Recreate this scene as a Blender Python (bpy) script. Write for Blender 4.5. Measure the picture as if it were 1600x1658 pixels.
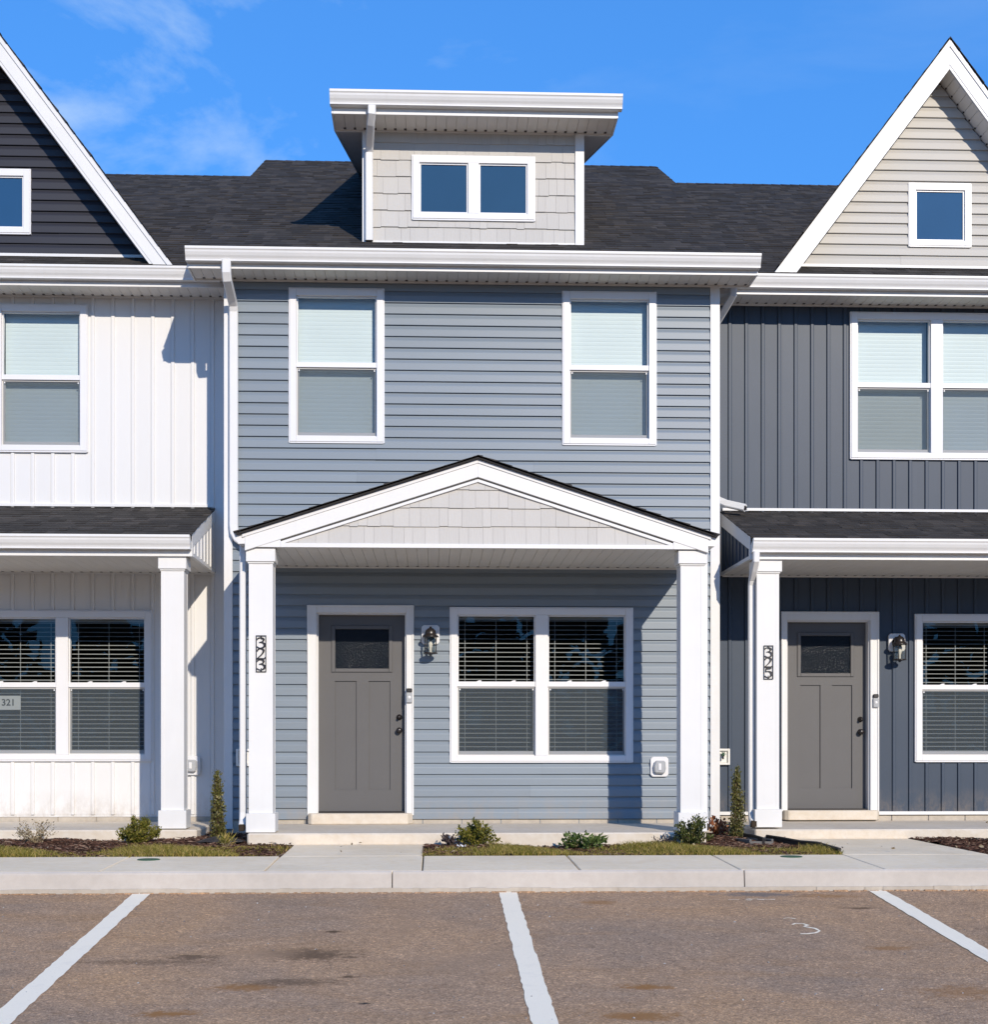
import bpy, bmesh, math, random
from mathutils import Vector, Matrix
R = random.Random(7)
rad = math.radians
for o in list(bpy.data.objects): bpy.data.objects.remove(o)
sc = bpy.context.scene
COL = sc.collection

# ------------------------------------------------------------------ camera
cam_d = bpy.data.cameras.new('camera'); cam = bpy.data.objects.new('camera', cam_d); COL.objects.link(cam)
cam_d.sensor_fit = 'HORIZONTAL'; cam_d.sensor_width = 36; cam_d.lens = 54.0
cam_d.shift_y = 374 / 1600; cam_d.clip_end = 3000; cam_d.clip_start = .1
cam.location = (0, -15.14, .82); cam.rotation_euler = (rad(90), 0, -math.atan(98 / 2400))
sc.camera = cam
sc.render.resolution_x = 989; sc.render.resolution_y = 1024

# ------------------------------------------------------------------ world, sun, exposure
SUN = Vector((.335, -1, .45)).normalized()
EL = math.asin(SUN.z); AZ = math.atan2(SUN.x, SUN.y)          # azimuth clockwise from +Y
world = bpy.data.worlds.new('World'); sc.world = world; world.use_nodes = True
wn, wl = world.node_tree.nodes, world.node_tree.links
wn.clear()
def wnode(t, **k):
    n = wn.new(t)
    for a, b in k.items(): setattr(n, a, b)
    return n
sky = wnode('ShaderNodeTexSky', sky_type='NISHITA', sun_disc=False, sun_elevation=EL, sun_rotation=AZ,
            air_density=1.0, dust_density=.15, ozone_density=2.5, altitude=200)
soft = wnode('ShaderNodeGamma'); soft.inputs[1].default_value = .5          # evens the sky's brightness out
wl.new(sky.outputs[0], soft.inputs[0])
grade = wnode('ShaderNodeMix', data_type='RGBA', blend_type='MULTIPLY'); grade.inputs[0].default_value = 1
grade.inputs[7].default_value = (.80, 2.42, 5.05, 1)
wl.new(soft.outputs[0], grade.inputs[6])
# thin cirrus: stretched noise over the whole sky, seen on the sky direction
tc = wnode('ShaderNodeTexCoord')
mp = wnode('ShaderNodeMapping'); mp.inputs['Location'].default_value = (2.3, 6.885, 5.95); mp.inputs['Rotation'].default_value = (0, rad(-28), 0); mp.inputs['Scale'].default_value = (2.6, 2.2, 6.5)
wl.new(tc.outputs['Generated'], mp.inputs[0])
cn = wnode('ShaderNodeTexNoise'); cn.inputs['Scale'].default_value = 1.5; cn.inputs['Detail'].default_value = 8; cn.inputs['Roughness'].default_value = .58; cn.inputs['Distortion'].default_value = .5
wl.new(mp.outputs[0], cn.inputs['Vector'])
cr = wnode('ShaderNodeValToRGB'); cr.color_ramp.elements[0].position = .52; cr.color_ramp.elements[1].position = .80
cr.color_ramp.elements[1].color = (1, 1, 1, 1)
wl.new(cn.outputs[0], cr.inputs[0])
gn = wnode('ShaderNodeTexNoise'); gn.inputs['Scale'].default_value = 1.6; gn.inputs['Detail'].default_value = 1
gmap = wnode('ShaderNodeMapping'); gmap.inputs['Location'].default_value = (5.18, -2.41, 1.41); wl.new(tc.outputs['Generated'], gmap.inputs[0]); wl.new(gmap.outputs[0], gn.inputs['Vector'])
gr_ = wnode('ShaderNodeValToRGB'); gr_.color_ramp.elements[0].position = .44; gr_.color_ramp.elements[1].position = .60
gr_.color_ramp.elements[0].color = (.12, .12, .12, 1); wl.new(gn.outputs[0], gr_.inputs[0])
cf = wnode('ShaderNodeMix', data_type='RGBA', blend_type='MULTIPLY'); cf.inputs[0].default_value = 1
wl.new(cr.outputs[0], cf.inputs[6]); wl.new(gr_.outputs[0], cf.inputs[7])
cm = wnode('ShaderNodeMix', data_type='RGBA'); cm.inputs[7].default_value = (6.8, 8.8, 11.2, 1)
wl.new(cf.outputs[2], cm.inputs[0]); wl.new(grade.outputs[2], cm.inputs[6])
bg = wnode('ShaderNodeBackground'); bg.inputs[1].default_value = .1
wo = wnode('ShaderNodeOutputWorld')
wl.new(cm.outputs[2], bg.inputs[0]); wl.new(bg.outputs[0], wo.inputs[0])

sl = bpy.data.lights.new('sun', 'SUN'); so = bpy.data.objects.new('sun', sl); COL.objects.link(so)
sl.energy = 4.5; sl.angle = rad(.5); sl.color = (1, .895, .76)
so.rotation_euler = (-SUN).to_track_quat('-Z', 'Y').to_euler(); so.location = SUN * 40
sc.view_settings.view_transform = 'Standard'; sc.view_settings.look = 'None'
sc.view_settings.exposure = -.16; sc.view_settings.gamma = 1; sc.view_settings.use_curve_mapping = False
sc.render.engine = 'CYCLES'
sc.cycles.max_bounces = 6; sc.cycles.transparent_max_bounces = 16; sc.cycles.caustics_reflective = False; sc.cycles.caustics_refractive = False

# ------------------------------------------------------------------ materials
class M:
    """small node-material helper"""
    def __init__(s, name):
        s.m = bpy.data.materials.new(name); s.m.use_nodes = True
        s.n, s.l = s.m.node_tree.nodes, s.m.node_tree.links
        s.b = s.n['Principled BSDF']; s.out = s.n['Material Output']
    def new(s, t, **k):
        n = s.n.new(t)
        for a, b in k.items(): setattr(n, a, b)
        return n
    def link(s, a, b): s.l.new(a, b)
    def coord(s, kind='Object', scale=(1, 1, 1), rot=(0, 0, 0), loc=(0, 0, 0)):
        t = s.new('ShaderNodeTexCoord') if kind != 'World' else s.new('ShaderNodeNewGeometry')
        m = s.new('ShaderNodeMapping')
        m.inputs['Scale'].default_value = scale; m.inputs['Rotation'].default_value = rot; m.inputs['Location'].default_value = loc
        s.link(t.outputs['Position' if kind == 'World' else kind], m.inputs[0]); return m.outputs[0]
    def noise(s, vec, scale, detail=4, rough=.55, dist=0):
        n = s.new('ShaderNodeTexNoise'); n.inputs['Scale'].default_value = scale
        n.inputs['Detail'].default_value = detail; n.inputs['Roughness'].default_value = rough; n.inputs['Distortion'].default_value = dist
        s.link(vec, n.inputs['Vector']); return n.outputs[0]
    def ramp(s, fac, stops):
        r = s.new('ShaderNodeValToRGB'); e = r.color_ramp.elements
        while len(e) < len(stops): e.new(.5)
        for i, (p, c) in enumerate(stops):
            e[i].position = p; e[i].color = (*c, 1) if len(c) == 3 else c
        s.link(fac, r.inputs[0]); return r.outputs[0]
    def mix(s, fac, a, b, mode='MIX'):
        x = s.new('ShaderNodeMix', data_type='RGBA', blend_type=mode)
        for v, i in ((fac, 0), (a, 6), (b, 7)):
            if isinstance(v, (int, float)): x.inputs[i].default_value = v
            elif isinstance(v, tuple): x.inputs[i].default_value = (*v, 1)
            else: s.link(v, x.inputs[i])
        return x.outputs[2]
    def math(s, op, a, b=0.):
        x = s.new('ShaderNodeMath', operation=op)
        for v, i in ((a, 0), (b, 1)):
            if isinstance(v, (int, float)): x.inputs[i].default_value = v
            else: s.link(v, x.inputs[i])
        return x.outputs[0]
    def bump(s, h, strength=.2, dist=.01):
        b = s.new('ShaderNodeBump'); b.inputs['Strength'].default_value = strength; b.inputs['Distance'].default_value = dist
        s.link(h, b.inputs['Height']); s.link(b.outputs[0], s.b.inputs['Normal'])
    def color(s, c):
        if isinstance(c, tuple): s.b.inputs['Base Color'].default_value = (*c, 1)
        else: s.link(c, s.b.inputs['Base Color'])
    def set(s, rough=.5, spec=.5, metal=0):
        s.b.inputs['Roughness'].default_value = rough; s.b.inputs['Specular IOR Level'].default_value = spec; s.b.inputs['Metallic'].default_value = metal

def vinyl(name, col, along='x', rough=.5, wave=.0, grain=.12, spec=.4, vary=.06):
    m = M(name); m.set(rough, spec)
    sc_ = {'x': (1.5, 40, 40), 'z': (40, 40, 1.5)}[along]
    g = m.noise(m.coord('World', sc_), 3, 3)
    big = m.noise(m.coord('World'), 1.3, 2)
    oi = m.new('ShaderNodeObjectInfo')
    f = m.math('ADD', m.math('MULTIPLY', oi.outputs['Random'], .6), m.math('MULTIPLY', big, .4))
    f = m.math('ADD', f, m.math('MULTIPLY', m.math('SUBTRACT', g, .5), .5))
    lo = tuple(c * (1 - vary) for c in col); hi = tuple(c * (1 + vary) for c in col)
    c = m.ramp(f, [(.1, lo), (.9, hi)])
    # rain-splashed soil on the lowest boards
    gp = m.new('ShaderNodeNewGeometry'); sx = m.new('ShaderNodeSeparateXYZ'); m.link(gp.outputs['Position'], sx.inputs[0])
    spl = m.math('MULTIPLY', m.ramp(sx.outputs['Z'], [(.04, (.5,) * 3), (.34, (0, 0, 0))]), m.ramp(m.noise(m.coord('World', (1, 1, .6)), 7, 7, .75), [(.42, (0, 0, 0)), (.70, (1, 1, 1))]))
    c = m.mix(spl, c, (.33, .25, .17)); m.color(c)
    if wave:
        w = m.noise(m.coord('World', (1, 1, .45)), 3.2, 1.5)
        h = m.math('ADD', m.math('MULTIPLY', w, wave), m.math('MULTIPLY', g, .003 * grain / .12))
        m.bump(h, 1, .03)
    else: m.bump(g, grain, .004)
    return m.m
def paint(name, col, rough=.45, spec=.4, vary=.04, grime=0.):
    m = M(name); m.set(rough, spec)
    f = m.noise(m.coord('World'), 2.3, 5)
    lo = tuple(c * (1 - vary) for c in col); hi = tuple(min(1, c * (1 + vary)) for c in col)
    c = m.ramp(f, [(.3, lo), (.7, hi)])
    if grime:
        s = m.noise(m.coord('World', (14, 14, 1.2)), 1.2, 6, .65)
        c = m.mix(m.ramp(s, [(.5, (0, 0, 0)), (.8, (grime,) * 3)]), c, (.42, .39, .34))
    m.color(c)
    m.bump(m.noise(m.coord('World'), 60, 2), .04, .003)
    return m.m
def concrete(name, col, stain=.35, spot=.22):
    m = M(name); m.set(.85, .25)
    p = m.coord('World')
    a = m.noise(p, 1.1, 6, .6, .3); b = m.noise(p, 14, 5, .65); d = m.noise(p, 160, 2)
    c = m.ramp(a, [(.25, tuple(x * .86 for x in col)), (.55, col), (.8, tuple(min(1, x * 1.08) for x in col))])
    c = m.mix(spot, c, m.ramp(b, [(.3, (.25, .23, .2)), (.7, (.75, .74, .72))]), 'OVERLAY')
    c = m.mix(m.ramp(m.noise(p, 2.6, 8, .7, 1.2), [(.56, (0, 0, 0)), (.78, (stain,) * 3)]), c, tuple(x * y for x, y in zip(col, (.72, .64, .55))))
    c = m.mix(m.ramp(d, [(.62, (0, 0, 0)), (.75, (.35,) * 3)]), c, tuple(x * .6 for x in col))
    m.color(c)
    m.bump(m.math('ADD', m.math('MULTIPLY', d, .5), b), .18, .006)
    return m.m

WHITE = paint('white aluminium trim', (.74, .733, .715), .42, .4, .03, .10)
WHITEV = paint('white window vinyl', (.76, .755, .755), .35, .45, .02)
COLUMN = paint('white column wrap', (.74, .733, .71), .55, .3, .025, .06)
SOFFIT = paint('white vented soffit', (.70, .675, .635), .5, .35, .03)
BLUE = vinyl('slate blue lap vinyl', (.206, .246, .284), 'x', .45, .012, .1, .45, .07)
WHITEB = vinyl('white board and batten vinyl', (.725, .718, .70), 'z', .5, 0, .06, .4, .02)
CHAR = vinyl('charcoal board and batten vinyl', (.047, .065, .094), 'z', .45, .09, .08, .3)
NAVY = vinyl('dark charcoal lap vinyl', (.028, .028, .036), 'x', .45, 0, .1)
TAUPE = vinyl('light taupe lap vinyl', (.465, .445, .405), 'x', .5, 0, .1, .35, .035)
SHAKE = vinyl('pale greige shake vinyl', (.52, .50, .465), 'z', .6, 0, .5, .3, .045)
CONC = concrete('pale broom concrete', (.86, .72, .52))
CONCK = concrete('kerb concrete', (.53, .485, .43), .15, .10)
CONCS = concrete('porch slab concrete', (.68, .605, .50), .45)
FOUND = concrete('foundation block', (.48, .43, .36), .5)
DOOR = paint('warm grey door paint', (.112, .109, .108), .5, .35, .03)
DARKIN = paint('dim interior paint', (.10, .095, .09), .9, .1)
BLIND = paint('white blind slat', (.46, .47, .46), .5, .4, .02)
BLINDC = paint('pale closed blind', (.645, .73, .74), .5, .4, .02)
BLACK = paint('black metal', (.022, .019, .018), .38, .5)
BRONZE = paint('oil rubbed bronze', (.018, .014, .013), .32, .6)
PLAST = paint('clear grey plastic cover', (.42, .43, .44), .2, .6)
CREAM = paint('cream utility plastic', (.80, .78, .72), .4, .4)
PAINTL = None

def shingle_mat():
    m = M('charcoal asphalt shingle'); m.set(.92, .2)
    g = m.new('ShaderNodeNewGeometry')
    c = m.ramp(g.outputs['Random Per Island'], [(0, (.034, .031, .029)), (.35, (.042, .038, .035)), (.7, (.052, .047, .043)), (1, (.070, .062, .056))])
    gr = m.noise(m.coord('World'), 220, 3, .7)
    c = m.mix(.55, c, m.ramp(gr, [(.3, (.15,) * 3), (.7, (.85,) * 3)]), 'OVERLAY')
    m.color(c); m.bump(gr, .5, .004); return m.m
SHING = shingle_mat()
DECK = paint('dark roof deck edge', (.035, .033, .033), .9, .1)

def glass_mat(name, refl, tint, rough=.0):
    m = M(name)
    tr = m.new('ShaderNodeBsdfTransparent'); tr.inputs[0].default_value = (*tint, 1)
    gl = m.new('ShaderNodeBsdfGlossy'); gl.inputs['Roughness'].default_value = rough; gl.inputs[0].default_value = (.9, .97, 1, 1)
    bp = m.new('ShaderNodeBump'); bp.inputs['Strength'].default_value = .12; bp.inputs['Distance'].default_value = .02
    m.link(m.noise(m.coord('World'), 2.2, 1), bp.inputs['Height']); m.link(bp.outputs[0], gl.inputs['Normal'])
    lw = m.new('ShaderNodeFresnel'); lw.inputs[0].default_value = 1.5
    f = m.math('ADD', lw.outputs[0], refl)
    mx = m.new('ShaderNodeMixShader'); m.link(f, mx.inputs[0]); m.link(tr.outputs[0], mx.inputs[1]); m.link(gl.outputs[0], mx.inputs[2])
    m.link(mx.outputs[0], m.out.inputs[0]); return m.m
GLASS = glass_mat('window glass', .0, (.95, .975, .98))
GLASSD = glass_mat('attic window glass', .0, (.75, .85, .92))
ATTIC = paint('painted blue sky reflection', (.030, .095, .190), .6, .2)  # reflection of the blue sky, put into an even colour
def screen_mat():
    m = M('insect screen mesh')
    tr = m.new('ShaderNodeBsdfTransparent'); df = m.new('ShaderNodeBsdfDiffuse'); df.inputs[0].default_value = (.115, .14, .158, 1)
    mx = m.new('ShaderNodeMixShader'); mx.inputs[0].default_value = .42
    m.link(tr.outputs[0], mx.inputs[1]); m.link(df.outputs[0], mx.inputs[2]); m.link(mx.outputs[0], m.out.inputs[0]); return m.m
SCREEN = screen_mat()
def obscure_mat():
    m = M('obscure rain glass'); m.color((.008, .012, .018)); m.set(.10, .12)
    v = m.noise(m.coord('World', (1, 1, .8)), 75, 4, .7); m.bump(v, .7, .010); return m.m
OBSC = obscure_mat()
def lampglass():
    m = M('lantern glass')
    tr = m.new('ShaderNodeBsdfTransparent'); tr.inputs[0].default_value = (.9, .9, .86, 1)
    gl = m.new('ShaderNodeBsdfGlossy'); gl.inputs['Roughness'].default_value = .08
    mx = m.new('ShaderNodeMixShader'); mx.inputs[0].default_value = .07
    m.link(tr.outputs[0], mx.inputs[1]); m.link(gl.outputs[0], mx.inputs[2]); m.link(mx.outputs[0], m.out.inputs[0]); return m.m
LGLASS = lampglass()

STAINS = [(-1.45, -6.18, 0.13, 0.05, 'd', 0.7), (-0.73, -6.14, 0.22, 0.13, 'd', 0.75), (-1.68, -6.31, 0.35, 0.06, 'd', 0.45), (-1.01, -6.12, 0.16, 0.12, 'r', 0.5), (-1.04, -6.95, 0.14, 0.06, 'o', 0.8), (-0.78, -6.84, 0.2, 0.07, 'd', 0.6), (-1.35, -7.51, 0.13, 0.05, 'o', 0.9), (-0.19, -5.3, 0.07, 0.25, 'r', 0.5), (1.19, -4.46, 0.1, 0.07, 'o', 0.6), (1.17, -7.0, 0.11, 0.05, 'o', 0.9), (1.05, -7.62, 0.17, 0.07, 'o', 0.8), (2.83, -6.05, 0.12, 0.05, 'o', 0.6), (2.89, -7.16, 0.2, 0.12, 'o', 0.5), (2.93, -4.23, 0.2, 0.07, 'o', 0.55), (2.41, -4.16, 0.24, 0.07, 'g', 0.7), (-0.36, -7.32, 0.03, 0.015, 'k', 1.0), (-0.65, -5.45, 0.045, 0.03, 'd', 0.9), (3.02, -4.72, 0.09, 0.03, 'd', 0.7), (-0.48, -6.72, 0.05, 0.02, 'd', 0.8), (0.21, -6.41, 0.3, 0.3, 'r', 0.3)]
def asphalt():
    m = M('dusty asphalt'); m.set(.9, .25)
    p = m.coord('World')
    big = m.noise(p, .55, 6, .6, .6); mid = m.noise(p, 4, 6, .7, .4); fine = m.noise(p, 90, 3, .75); spk = m.noise(m.coord('World', loc=(5, 3, 1)), 240, 2, .6)
    c = m.ramp(big, [(.28, (.34, .25, .178)), (.5, (.45, .295, .178)), (.72, (.54, .33, .172))])
    c = m.mix(.30, c, m.ramp(mid, [(.3, (.30, .29, .29)), (.7, (.70, .68, .66))]), 'OVERLAY')
    c = m.mix(.75, c, m.ramp(fine, [(.3, (.22, .21, .21)), (.5, (.5, .5, .5)), (.72, (.85, .83, .82))]), 'OVERLAY')
    c = m.mix(m.ramp(spk, [(.66, (0, 0, 0)), (.74, (.8,) * 3)]), c, (.55, .47, .39))
    # clay smears and damp dark patches
    rust = m.ramp(m.noise(m.coord('World', (.6, 1.4, 1), loc=(4.2, 1.1, 0)), 1.5, 6, .65, .8), [(.50, (0, 0, 0)), (.72, (.6,) * 3)])
    c = m.mix(rust, c, (.44, .255, .12))
    dk = m.ramp(m.noise(m.coord('World', (.5, 1.5, 1), loc=(1.3, 7.7, 0)), 1.9, 7, .68, .9), [(.62, (0, 0, 0)), (.76, (.4,) * 3)])
    c = m.mix(dk, c, (.15, .10, .062))
    sc_ = m.ramp(m.noise(m.coord('World', (1.2, 7, 1), loc=(2, 2, 0)), 3.2, 7, .7, .6), [(.70, (0, 0, 0)), (.78, (.5,) * 3)])
    c = m.mix(sc_, c, (.42, .38, .35))
    for sv, amt in ((62, .42), (120, .5)):
        vo = m.new('ShaderNodeTexVoronoi'); vo.inputs['Scale'].default_value = sv; m.link(p, vo.inputs['Vector'])
        se = m.new('ShaderNodeSeparateColor'); m.link(vo.outputs['Color'], se.inputs[0])
        c = m.mix(amt, c, m.ramp(se.outputs[0], [(0, (.52, .50, .49)), (.45, (.92, .92, .92)), (.8, (1.12, 1.11, 1.10)), (.93, (1.35, 1.35, 1.33)), (1, (1.9, 1.88, 1.84))]), 'MULTIPLY')
    sp2 = m.noise(m.coord('World', loc=(9, 1, 4)), 42, 4, .8)
    c = m.mix(m.ramp(sp2, [(.58, (0, 0, 0)), (.70, (.55,) * 3)]), c, (.60, .50, .41))
    c = m.mix(m.ramp(sp2, [(.30, (.6,) * 3), (.42, (0, 0, 0))]), c, (.13, .10, .08))
    # oil, clay and rust stains lying on the bays: (x, y, half width, half depth, tint, strength)
    tint = {'d': (.13, .078, .042), 'r': (.40, .255, .15), 'o': (.34, .165, .055), 'g': (.17, .15, .135), 'k': (.02, .02, .022)}
    wob = m.noise(m.coord('World', loc=(3, 6, 0)), 15, 7, .78)
    for x, y, a, b, k, f in STAINS:
        v = m.new('ShaderNodeVectorMath', operation='LENGTH')
        m.link(m.coord('World', (.62 / a, .62 / b, 0), loc=(-.62 * x / a, -.62 * y / b, 0)), v.inputs[0])
        d = m.math('ADD', v.outputs['Value'], m.math('MULTIPLY', m.math('SUBTRACT', wob, .5), 3.2))
        c = m.mix(m.ramp(d, [(.35, (min(1, f * 1.15),) * 3), (1.0, (0, 0, 0))]), c, tint[k])
    m.color(c)
    m.bump(m.math('ADD', m.math('ADD', fine, sp2), m.math('MULTIPLY', spk, .5)), .6, .012); return m.m
ASPH = asphalt()
def linepaint():
    m = M('worn white road paint'); m.set(.8, .3)
    p = m.coord('World'); n = m.noise(p, 70, 5, .7); b = m.noise(p, 5, 6, .7)
    c = m.mix(m.ramp(n, [(.60, (0, 0, 0)), (.75, (.55,) * 3)]), (.98, .87, .67), (.52, .45, .34))
    c = m.mix(m.ramp(b, [(.55, (0, 0, 0)), (.8, (.4,) * 3)]), c, (.60, .54, .45))
    m.color(c); m.bump(n, .4, .006); return m.m
LINE = linepaint()
def soil():
    m = M('brown bark mulch'); m.set(.95, .1)
    p = m.coord('World'); n = m.noise(p, 30, 6, .7, .5)
    m.color(m.ramp(n, [(.3, (.028, .014, .009)), (.55, (.085, .040, .024)), (.75, (.15, .085, .055))])); m.bump(n, 1, .03); return m.m
MULCH = soil()
def island(name, stops, rough=.7, spec=.2, trans=0.):
    m = M(name); m.set(rough, spec)
    g = m.new('ShaderNodeNewGeometry'); c = m.ramp(g.outputs['Random Per Island'], stops); m.color(c)
    if trans:
        t = m.new('ShaderNodeBsdfTranslucent'); m.link(c, t.inputs[0])
        mx = m.new('ShaderNodeMixShader'); mx.inputs[0].default_value = trans
        m.link(m.b.outputs[0], mx.inputs[1]); m.link(t.outputs[0], mx.inputs[2]); m.link(mx.outputs[0], m.out.inputs[0])
    return m.m
CHIP = island('bark chips', [(0, (.03, .014, .009)), (.4, (.08, .036, .022)), (.8, (.15, .075, .045)), (1, (.32, .22, .15))], .9)
GRASS = island('autumn grass', [(0, (.12, .125, .02)), (.3, (.22, .215, .035)), (.55, (.36, .29, .065)), (1, (.58, .42, .16))], .7, .2, .3)
LEAFD = island('dark shrub leaves', [(0, (.025, .035, .009)), (.5, (.07, .09, .018)), (.85, (.14, .15, .03)), (1, (.25, .22, .08))], .45, .4, .2)
LEAFO = island('olive shrub leaves', [(0, (.055, .062, .009)), (.5, (.165, .165, .022)), (.85, (.27, .24, .038)), (1, (.42, .33, .10))], .5, .35, .25)
LEAFH = island('holly leaves', [(0, (.045, .05, .014)), (.5, (.13, .13, .032)), (.85, (.21, .19, .05)), (1, (.32, .27, .11))], .4, .5, .2)
LEAFG = island('fresh weed leaves', [(0, (.05, .085, .018)), (.5, (.10, .155, .035)), (1, (.19, .24, .08))], .5, .35, .3)
LEAFR = island('terracotta leaves', [(0, (.16, .04, .015)), (.5, (.36, .12, .045)), (1, (.50, .25, .12))], .6, .3, .3)
LEAFT = island('dry tan twigs', [(0, (.12, .085, .05)), (.5, (.26, .20, .12)), (1, (.42, .36, .24))], .8)
LEAFP = island('withered dark leaves', [(0, (.02, .015, .02)), (.6, (.06, .045, .05)), (1, (.13, .10, .09))], .8)
BARK = paint('thin brown bark', (.10, .07, .045), .9, .1, .2)
LID = paint('green valve lid', (.05, .11, .06), .7, .3, .1)
EDGING = paint('black plastic edging', (.03, .026, .024), .6, .3)
TRAY = paint('grey splash block', (.15, .14, .13), .8, .2)
CARD = paint('pale paper notice', (.62, .66, .64), .8, .1)
INK = paint('dark grey print', (.07, .08, .08), .8, .1)
TAN = paint('weathered outlet brown', (.045, .032, .022), .8, .2, .2)
LITTER = paint('white litter', (.75, .75, .76), .7, .2)
GROUND = soil().copy(); GROUND.name = 'bare brown earth'

# ------------------------------------------------------------------ mesh helpers
class MB:
    def __init__(s): s.v = []; s.f = []
    def face(s, pts):
        n = len(s.v); s.v += [tuple(p) for p in pts]; s.f.append(tuple(range(n, n + len(pts)))); return s
    def box(s, x0, x1, y0, y1, z0, z1):
        n = len(s.v)
        s.v += [(x, y, z) for x in (x0, x1) for y in (y0, y1) for z in (z0, z1)]
        s.f += [tuple(n + i for i in q) for q in ((0, 1, 3, 2), (4, 6, 7, 5), (0, 4, 5, 1), (2, 3, 7, 6), (0, 2, 6, 4), (1, 5, 7, 3))]
        return s
    def prism(s, poly, axis, c0, c1):
        """polygon in the other two axes (in xyz order) extruded along axis"""
        def P(a, b, c): return {'x': (c, a, b), 'y': (a, c, b), 'z': (a, b, c)}[axis]
        n = len(s.v); k = len(poly)
        s.v += [P(a, b, c0) for a, b in poly] + [P(a, b, c1) for a, b in poly]
        s.f += [tuple(range(n, n + k)), tuple(range(n + 2 * k - 1, n + k - 1, -1))]
        s.f += [(n + i, n + k + i, n + k + (i + 1) % k, n + (i + 1) % k) for i in range(k)]
        return s
    def sweep(s, path, prof, up=(0, 1, 0)):
        """closed profile [(a,b)] swept on a 3D path; a along side, b along up-ish"""
        path = [Vector(p) for p in path]; n0 = len(s.v); k = len(prof)
        for i, p in enumerate(path):
            t = (path[min(i + 1, len(path) - 1)] - path[max(i - 1, 0)]).normalized()
            side = t.cross(Vector(up))
            side = side.normalized() if side.length > 1e-5 else Vector((1, 0, 0))
            u = side.cross(t).normalized()
            sc_ = 1.
            if 0 < i < len(path) - 1:
                d1 = (path[i] - path[i - 1]).normalized(); d2 = (path[i + 1] - path[i]).normalized()
                sc_ = 1 / max(.6, math.sqrt((1 + d1.dot(d2)) / 2))
            s.v += [tuple(p + side * a + u * b * sc_) for a, b in prof]
        for i in range(len(path) - 1):
            for j in range(k):
                a = n0 + i * k + j; b = n0 + i * k + (j + 1) % k
                s.f.append((a, b, b + k, a + k))
        s.f += [tuple(n0 + j for j in range(k)), tuple(n0 + (len(path) - 1) * k + j for j in reversed(range(k)))]
        return s
    def tube(s, path, r, n=8, r1=None, up=(0, 1, .01)):
        r1 = r if r1 is None else r1
        if r1 == r: return s.sweep(path, [(r * math.cos(2 * math.pi * i / n), r * math.sin(2 * math.pi * i / n)) for i in range(n)], up)
        path = [Vector(p) for p in path]; n0 = len(s.v)
        for i, p in enumerate(path):
            t = (path[min(i + 1, len(path) - 1)] - path[max(i - 1, 0)]).normalized()
            sd = t.cross(Vector(up)).normalized(); u = sd.cross(t); q = r + (r1 - r) * i / (len(path) - 1)
            s.v += [tuple(p + sd * q * math.cos(2 * math.pi * j / n) + u * q * math.sin(2 * math.pi * j / n)) for j in range(n)]
        for i in range(len(path) - 1):
            for j in range(n):
                a = n0 + i * n + j; b = n0 + i * n + (j + 1) % n; s.f.append((a, b, b + n, a + n))
        s.f.append(tuple(n0 + (len(path) - 1) * n + j for j in range(n)))
        return s
    def lathe(s, prof, cx, cy, n=16):
        """prof [(r,z)] about the vertical axis"""
        n0 = len(s.v); k = len(prof)
        for j in range(n):
            a = 2 * math.pi * j / n
            s.v += [(cx + r * math.cos(a), cy + r * math.sin(a), z) for r, z in prof]
        for j in range(n):
            for i in range(k - 1):
                a = n0 + j * k + i; b = n0 + ((j + 1) % n) * k + i; s.f.append((a, b, b + 1, a + 1))
        return s
    def mesh(s, name, bevel=0, smooth=False):
        me = bpy.data.meshes.new(name); me.from_pydata(s.v, [], s.f)
        bm = bmesh.new(); bm.from_mesh(me)
        bmesh.ops.remove_doubles(bm, verts=bm.verts, dist=1e-5)
        bmesh.ops.recalc_face_normals(bm, faces=bm.faces)
        if bevel:
            ed = [e for e in bm.edges if len(e.link_faces) == 2 and e.calc_face_angle(0) > .5]
            bmesh.ops.bevel(bm, geom=ed, offset=bevel, segments=1, affect='EDGES', clamp_overlap=True)
        if smooth:
            for f in bm.faces: f.smooth = True
        bm.to_mesh(me); bm.free()
        return me
    def build(s, name, mat, parent=None, bevel=0, smooth=False, raw=False):
        if raw:
            me = bpy.data.meshes.new(name); me.from_pydata(s.v, [], s.f)
        else: me = s.mesh(name, bevel, smooth)
        return link(name, me, mat, parent)
def link(name, me, mat, parent=None, loc=(0, 0, 0)):
    if mat and not me.materials: me.materials.append(mat)
    o = bpy.data.objects.new(name, me); COL.objects.link(o); o.parent = parent; o.location = loc
    return o
def empty(name, loc, parent=None):
    o = bpy.data.objects.new(name, None); COL.objects.link(o); o.location = loc; o.empty_display_size = .1; o.parent = parent; return o
def tag(o, label=None, cat=None, group=None, kind=None):
    if label: o['label'] = label
    if cat: o['category'] = cat
    if group: o['group'] = group
    if kind: o['kind'] = kind
    return o

def clip(poly, a, b, c):
    """keep a*x+b*z<=c"""
    out = []
    for i, p in enumerate(poly):
        q = poly[(i + 1) % len(poly)]
        dp = a * p[0] + b * p[1] - c; dq = a * q[0] + b * q[1] - c
        if dp <= 0: out.append(p)
        if dp * dq < 0:
            t = dp / (dp - dq); out.append((p[0] + (q[0] - p[0]) * t, p[1] + (q[1] - p[1]) * t))
    return out

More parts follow.
